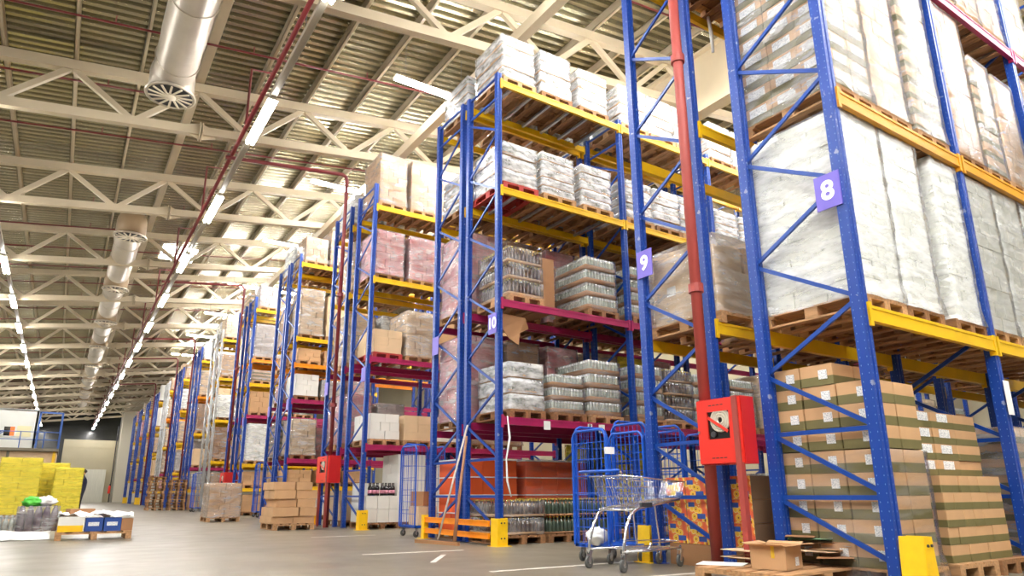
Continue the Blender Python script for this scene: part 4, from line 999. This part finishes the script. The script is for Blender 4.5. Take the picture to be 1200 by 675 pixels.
load('ck',4.36,22.9,0,'film-wrapped kraft box pallet standing alone in the main aisle','floor loads of the main aisle',.95,1.1,5,.2,seed=4)
# stacks of empty pallets far down the aisle
for i,(x,y,n,mt) in enumerate(((4.5,41.6,12,WOOD2),(5.5,41.2,11,WOODR))):
    for k in range(n):
        tag(link('pallet',pallet_mesh(.8,1.0,WOOD if (k%3==0) else WOOD2),None,(x+R.uniform(-.03,.03),y+R.uniform(-.03,.03),.147*k),R.uniform(-.05,.05)),
            f'empty pallet, {ORD[k]} from the floor in the {"aisle-side" if i==0 else "rack-side"} empty stack','pallet','empty pallets stacked in the aisle')
# ------------------------------------------------------------------ left side: yellow loads, pallets in the foreground
GY='yellow wrapped loads on the floor'
for i,(x,y,w,n,th,l) in enumerate(((-2.6,30.4,1.2,9,.215,'beside the frame edge'),(-1.2,30.3,1.25,9,.218,'widest of the yellow group'),(-.2,31.6,1.0,9,.205,'set back in the middle'),(.28,30.4,.92,8,.205,'nearest the far gate'))):
    load('cy',x,y,0,f'yellow film-wrapped carton load, {l}',GY,w,1.0,n,th,seed=i,rz=(-.02,.01,0,.03)[i])
load('cy',-1.5,32.2,0,'yellow film-wrapped carton load hidden behind the widest one',GY,1.2,1.0,8,.2,seed=5)
# person behind the yellow loads
def person(x,y,rz):
    t=thing('person','person in dark navy workwear standing half hidden behind the yellow loads','person',(x,y,0),rz)
    me=bpy.data.meshes.new('body')
    V=[(0,0,.95),(0,.01,1.12),(0,.02,1.32),(0,.0,1.46),(0,-.02,1.53),(0,-.03,1.62),(0,-.02,1.72)]
    E=[(0,1),(1,2),(2,3),(3,4),(4,5),(5,6)]; Rr=[.15,.145,.16,.1,.055,.085,.07]
    for s in (-1,1):
        b=len(V); V+=[(s*.1,0,.88),(s*.105,-.02,.5),(s*.11,.01,.1),(s*.115,-.1,.04)]; E+=[(0,b),(b,b+1),(b+1,b+2),(b+2,b+3)]; Rr+=[.1,.065,.045,.04]
        b=len(V); V+=[(s*.19,.0,1.42),(s*.25,-.02,1.14),(s*.24,-.16,.94),(s*.235,-.24,.89)]; E+=[(3,b),(b,b+1),(b+1,b+2),(b+2,b+3)]; Rr+=[.06,.045,.035,.03]
        for f in range(5):
            fx=s*(.235+(f-2)*.016*(1 if f<4 else .5)); c=len(V)
            if f<4: V+=[(fx,-.29,.865),(fx,-.325,.835),(fx,-.335,.805)]
            else: V+=[(s*.205,-.26,.87),(s*.19,-.285,.85),(s*.185,-.3,.83)]
            E+=[(b+3,c),(c,c+1),(c+1,c+2)]; Rr+=[.009,.0085,.007]
    me.from_pydata(V,E,[]); me.materials.append(NAVY); me.materials.append(SKIN)
    o=link('body',me,t); sk=o.modifiers.new('skin','SKIN')
    for i,v in enumerate(me.skin_vertices[0].data): v.radius=(Rr[i],Rr[i]); v.use_root=(i==0)
    o.modifiers.new('sub','SUBSURF').levels=1; o.modifiers['sub'].render_levels=2
    blob(MB(),(0,-.03,1.665),.1,1,(.82,.95,1.15),0,.0).build('head_skin',SKIN,t,smooth=True)
    blob(MB(),(0,.0,1.71),.1,2,(.9,1.0,.8),0,.05).build('hair',HAIR,t,smooth=True)
person(.79,31.4,-PI/2)
# pallet with open trays (front, centre-left)
tag(pallet_mb(1.22,.9).build('pallet',WOOD,None,(.68,15.35,0)),'low pallet of part-used cartons lying in the main aisle','pallet')
GA='cartons on the low aisle pallet'
carton(.4,.5,.27,.29,15.2,.146,'white carton with yellow foot, first along the low aisle pallet',GA,mats=[WHITEC,GUARD],band=True)
carton(.29,.45,.24,.66,15.18,.146,'blue carton beside the white one on low aisle pallet',GA,mats=[BLUEC],band=False,labside='y',ls=.08)
carton(.29,.45,.24,.96,15.18,.146,'blue carton beside the brown one on low aisle pallet',GA,mats=[BLUEC],band=False,labside='y',ls=.08)
carton(.2,.5,.22,1.2,15.2,.146,'narrow brown carton at the end of low aisle pallet',GA,mats=[KRAFT2],band=False)
def sheet(x0,x1,y0,y1,z,amp,seed,label,mt=BAGW,drop=.1):
    nx,ny=26,14; vs=[]
    for i in range(nx+1):
        for j in range(ny+1):
            u,v=i/nx,j/ny; x=x0+(x1-x0)*u; y=y0+(y1-y0)*v
            e=min(u,1-u,v,1-v)
            zz=z+amp*(abs(noise.noise(Vector((x*4,y*4,seed))))+.5*abs(noise.noise(Vector((x*11,y*11,seed)))))-drop*max(0,1-e/.08)*(.5+noise.noise(Vector((x*5,y*5,seed+4))))
            vs.append((x+.03*noise.noise(Vector((y*6,x*3,seed))),y+.03*noise.noise(Vector((x*6,y*3,seed+1))),zz))
    m=MB(); m.add(vs,[(i*(ny+1)+j,(i+1)*(ny+1)+j,(i+1)*(ny+1)+j+1,i*(ny+1)+j+1) for i in range(nx) for j in range(ny)])
    o=m.build('plastic_sheet',mt,smooth=True); so=o.modifiers.new('solid','SOLIDIFY'); so.thickness=.003
    return tag(o,label,'plastic sheet')
sheet(.08,1.3,14.95,15.6,.43,.12,3,'crumpled white plastic sheet over the low aisle pallet cartons')
tag(carton_mb(.42,.34,.1).build('tray',KRAFT2,None,(.42,15.3,.45),.2),'shallow brown tray poking out of the plastic on low aisle pallet','tray')
# pallet with bottle packs at the frame edge
tag(pallet_mb(1.3,.9).build('pallet',WOOD,None,(-.72,15.9,0)),'pallet carrying the plum shrink pack and bottle pack','pallet')
carton(.6,.4,.28,-1.2,15.7,.146,'brown carton lying beside the green-bag bottle pack',None,mats=[KRAFT2],band=False)
bk=thing('bottle_pack','pack of clear bottles between brown carton and plum pack','bottle pack',(-.72,15.75,.146))
link('bottle_tier',tier_mesh(.3,.4,.3,GLASS,CAPG,KRAFT3,7,.04,.05),bk); link('shrink_film',film_mesh(.31,.41,.29,7,FILM,.01),bk)
pp=thing('shrink_pack','tall dark plum shrink-wrapped bottle pack at pallet end','bottle pack',(-.24,15.8,.146))
b=MB(); 
for i in range(5):
    for j in range(3): b.lathe([(.06,0),(.064,.02),(.064,.3),(.05,.38),(.03,.43),(.03,.46)],(-.26+.13*i,-.13+.13*j,0),10)
b.build('bottle_block',PURP,pp,smooth=True); link('shrink_film',film_mesh(.66,.4,.45,4,FILM,.015),pp)
tag(blob(MB(),(0,0,0),.11,6,(1.3,1,.8)).build('plastic_bag',GREENB,None,(-.36,15.75,.68),smooth=True),'bright green plastic bag on top of the plum pack','bag')
tag(blob(MB(),(0,0,0),.12,8,(1.4,1,.75)).build('plastic_bag',BAGW,None,(-.16,15.8,.68),smooth=True),'white plastic bag on top of the plum pack','bag')
tag(blob(MB(),(0,0,0),.1,9,(2.2,1,.5)).build('plastic_bag',GREENB,None,(-1.15,15.7,.47),smooth=True),'green plastic bag on the brown carton near the frame edge','bag')
nx,nz=40,8; vs=[]
for i in range(nx+1):
    for j in range(nz+1):
        u,v=i/nx,j/nz; x=-2.0+2.0*u
        top=.17-.02*math.sin(u*9); zz=.012+(top-.012)*v+.012*noise.noise(Vector((x*5,v*3,1)))*(v>.1)
        y=15.42-.12*(1-v)**1.5-.05*abs(noise.noise(Vector((x*3.2+v*2.5,v*2,5))))-.03*noise.noise(Vector((x*11+v*6,v*4,2)))
        vs.append((x,y,max(zz,.008)))
m=MB(); m.add(vs,[(i*(nz+1)+j,(i+1)*(nz+1)+j,(i+1)*(nz+1)+j+1,i*(nz+1)+j+1) for i in range(nx) for j in range(nz)])
o=m.build('plastic_sheet',BAGW,smooth=True); so=o.modifiers.new('solid','SOLIDIFY'); so.thickness=.003
tag(o,'trail of white stretch film hanging down the pallet with the plum pack','plastic sheet')
# ------------------------------------------------------------------ mezzanine office
t=thing('mezzanine_office','white office cabin on a raised steel deck behind the yellow loads','office cabin',(0,55,0))
m=MB(); m.box(-9,0,3.82,-1.72,.12,6.38); m.box(-1.84,0,3.82,-1.72,4,6.38); m.box(-9,0,6.3,-1.72,4,6.42); m.build('office_wall',OFFW,t)
MB().box(-9,-1.2,3.62,-.3,4,3.8).build('deck_slab',DECKM,t)
MB().box(-9,-.9,2.6,-.35,3.9,3.6).build('deck_fascia',KRAFT3,t)
for x in (-.5,-3,-6): MB().box(x-.08,-1.0,0,x+.08,-.84,3.62).build('deck_column',GUARD if x>-1 else DECKM,t)
for i,(x0,x1) in enumerate(((-4.5,-3.8),(-3.55,-2.85))):
    w=MB(); w.box(x0,-.03,4.55,x1,0,4.62); w.box(x0,-.03,5.22,x1,0,5.29); w.box(x0,-.03,4.55,x0+.06,0,5.29); w.box(x1-.06,-.03,4.55,x1,0,5.29)
    f=w.build('office_window',OFFW,t); MB().box(x0+.06,-.015,4.62,x1-.06,-.01,5.22).build('window_pane',PANE,f)
    MB().box(x0+.4,-.022,4.62,x1-.06,-.016,5.22).build('lit_interior',GLOW,f)
MB().box(-2.8,-.02,4.6,-2.0,0,5.3).build('yellow_wall_panel',OFFY,t)
for z in (4.9,4.4): MB().box(-1.72,.3,z-.2,-1.70,.7,z+.12).build('red_notice',REDP,t)
m=MB(); 
for x in (-1.6,-.35): m.box(x-.06,-1.1,3.8,x+.06,-.98,6.15)
m.box(-1.66,-1.1,6.1,-.29,-.98,6.2); m.build('portal_frame',RAILB,t)
m=MB()
for x in (-3.9,-2.5,-1.2,-.35): m.tube([(x,-1.15,3.8),(x,-1.15,4.85)],.03,6)
for z in (4.35,4.85): m.tube([(-9,-1.15,z),(-.35,-1.15,z)],.028,6)
m.build('railing',RAILB,t)
m=MB(); 
for s in (0,.9): m.tube([(-3.4,-1.3-s,4.8),(-6.2,-1.3-s,2.6)],.035,6); m.bar((-3.6,-1.3-s,3.75),(-6.2,-1.3-s,1.7),.06,.2)
for q in range(11): m.box(-3.7-.24*q-.12,-2.2,3.65-.19*q,-3.7-.24*q+.12,-1.3,3.69-.19*q)
m.build('stair',RAILB,t)
# ------------------------------------------------------------------ floor paint
for i,(p,q,l) in enumerate((((3.95,6.32),(6.2,6.25),'worn white floor line in front of the roll cages'),((3.9,7.55),(4.5,8.4),'short worn white floor line near the broom'),((3.6,9.05),(5.1,8.93),'worn white floor line before the orange barrier'),((4.6,5.1),(6.0,4.98),'worn white floor line behind the nearest pallet'),((4.2,13.2),(5.5,13.2),'worn white floor line before the wine cartons'))):
    tag(MB().bar((p[0],p[1],.001),(q[0],q[1],.001),.07,.002).build('floor_marking',FLOORL),l,'floor marking')
# ------------------------------------------------------------------ world, camera, view
w=bpy.data.worlds.new('hall_ambience'); SC.world=w; w.use_nodes=True
w.node_tree.nodes['Background'].inputs[0].default_value=(1,.97,.92,1); w.node_tree.nodes['Background'].inputs[1].default_value=.10
cam=bpy.data.cameras.new('camera'); co=bpy.data.objects.new('camera',cam); C.objects.link(co); SC.camera=co
yaw,pitch,roll=map(math.radians,(32.9336,14.58,-.18067))
cy,sy,cp,sp=math.cos(yaw),math.sin(yaw),math.cos(pitch),math.sin(pitch)
fw=Vector((sy*cp,cy*cp,sp)); r0=Vector((cy,-sy,0)); u0=r0.cross(fw)
rt_=r0*math.cos(roll)+u0*math.sin(roll); up=u0*math.cos(roll)-r0*math.sin(roll)
mt=Matrix((rt_,up,-fw)).transposed().to_4x4(); mt.translation=Vector((0,0,.79)); co.matrix_world=mt
cam.sensor_fit='HORIZONTAL'; cam.sensor_width=36; cam.lens=36*780.2/1200; cam.shift_x=12.26/1200; cam.shift_y=38.65/1200; cam.clip_start=.05; cam.clip_end=300
vs_=SC.view_settings; vs_.view_transform='Standard'; vs_.look='None'; vs_.gamma=1; vs_.use_curve_mapping=False; vs_.exposure=1.3
SC.cycles.use_denoising=True; SC.cycles.max_bounces=8; SC.cycles.diffuse_bounces=4; SC.cycles.glossy_bounces=3; SC.cycles.transparent_max_bounces=12; SC.cycles.sample_clamp_indirect=6; SC.cycles.caustics_reflective=False; SC.cycles.caustics_refractive=False
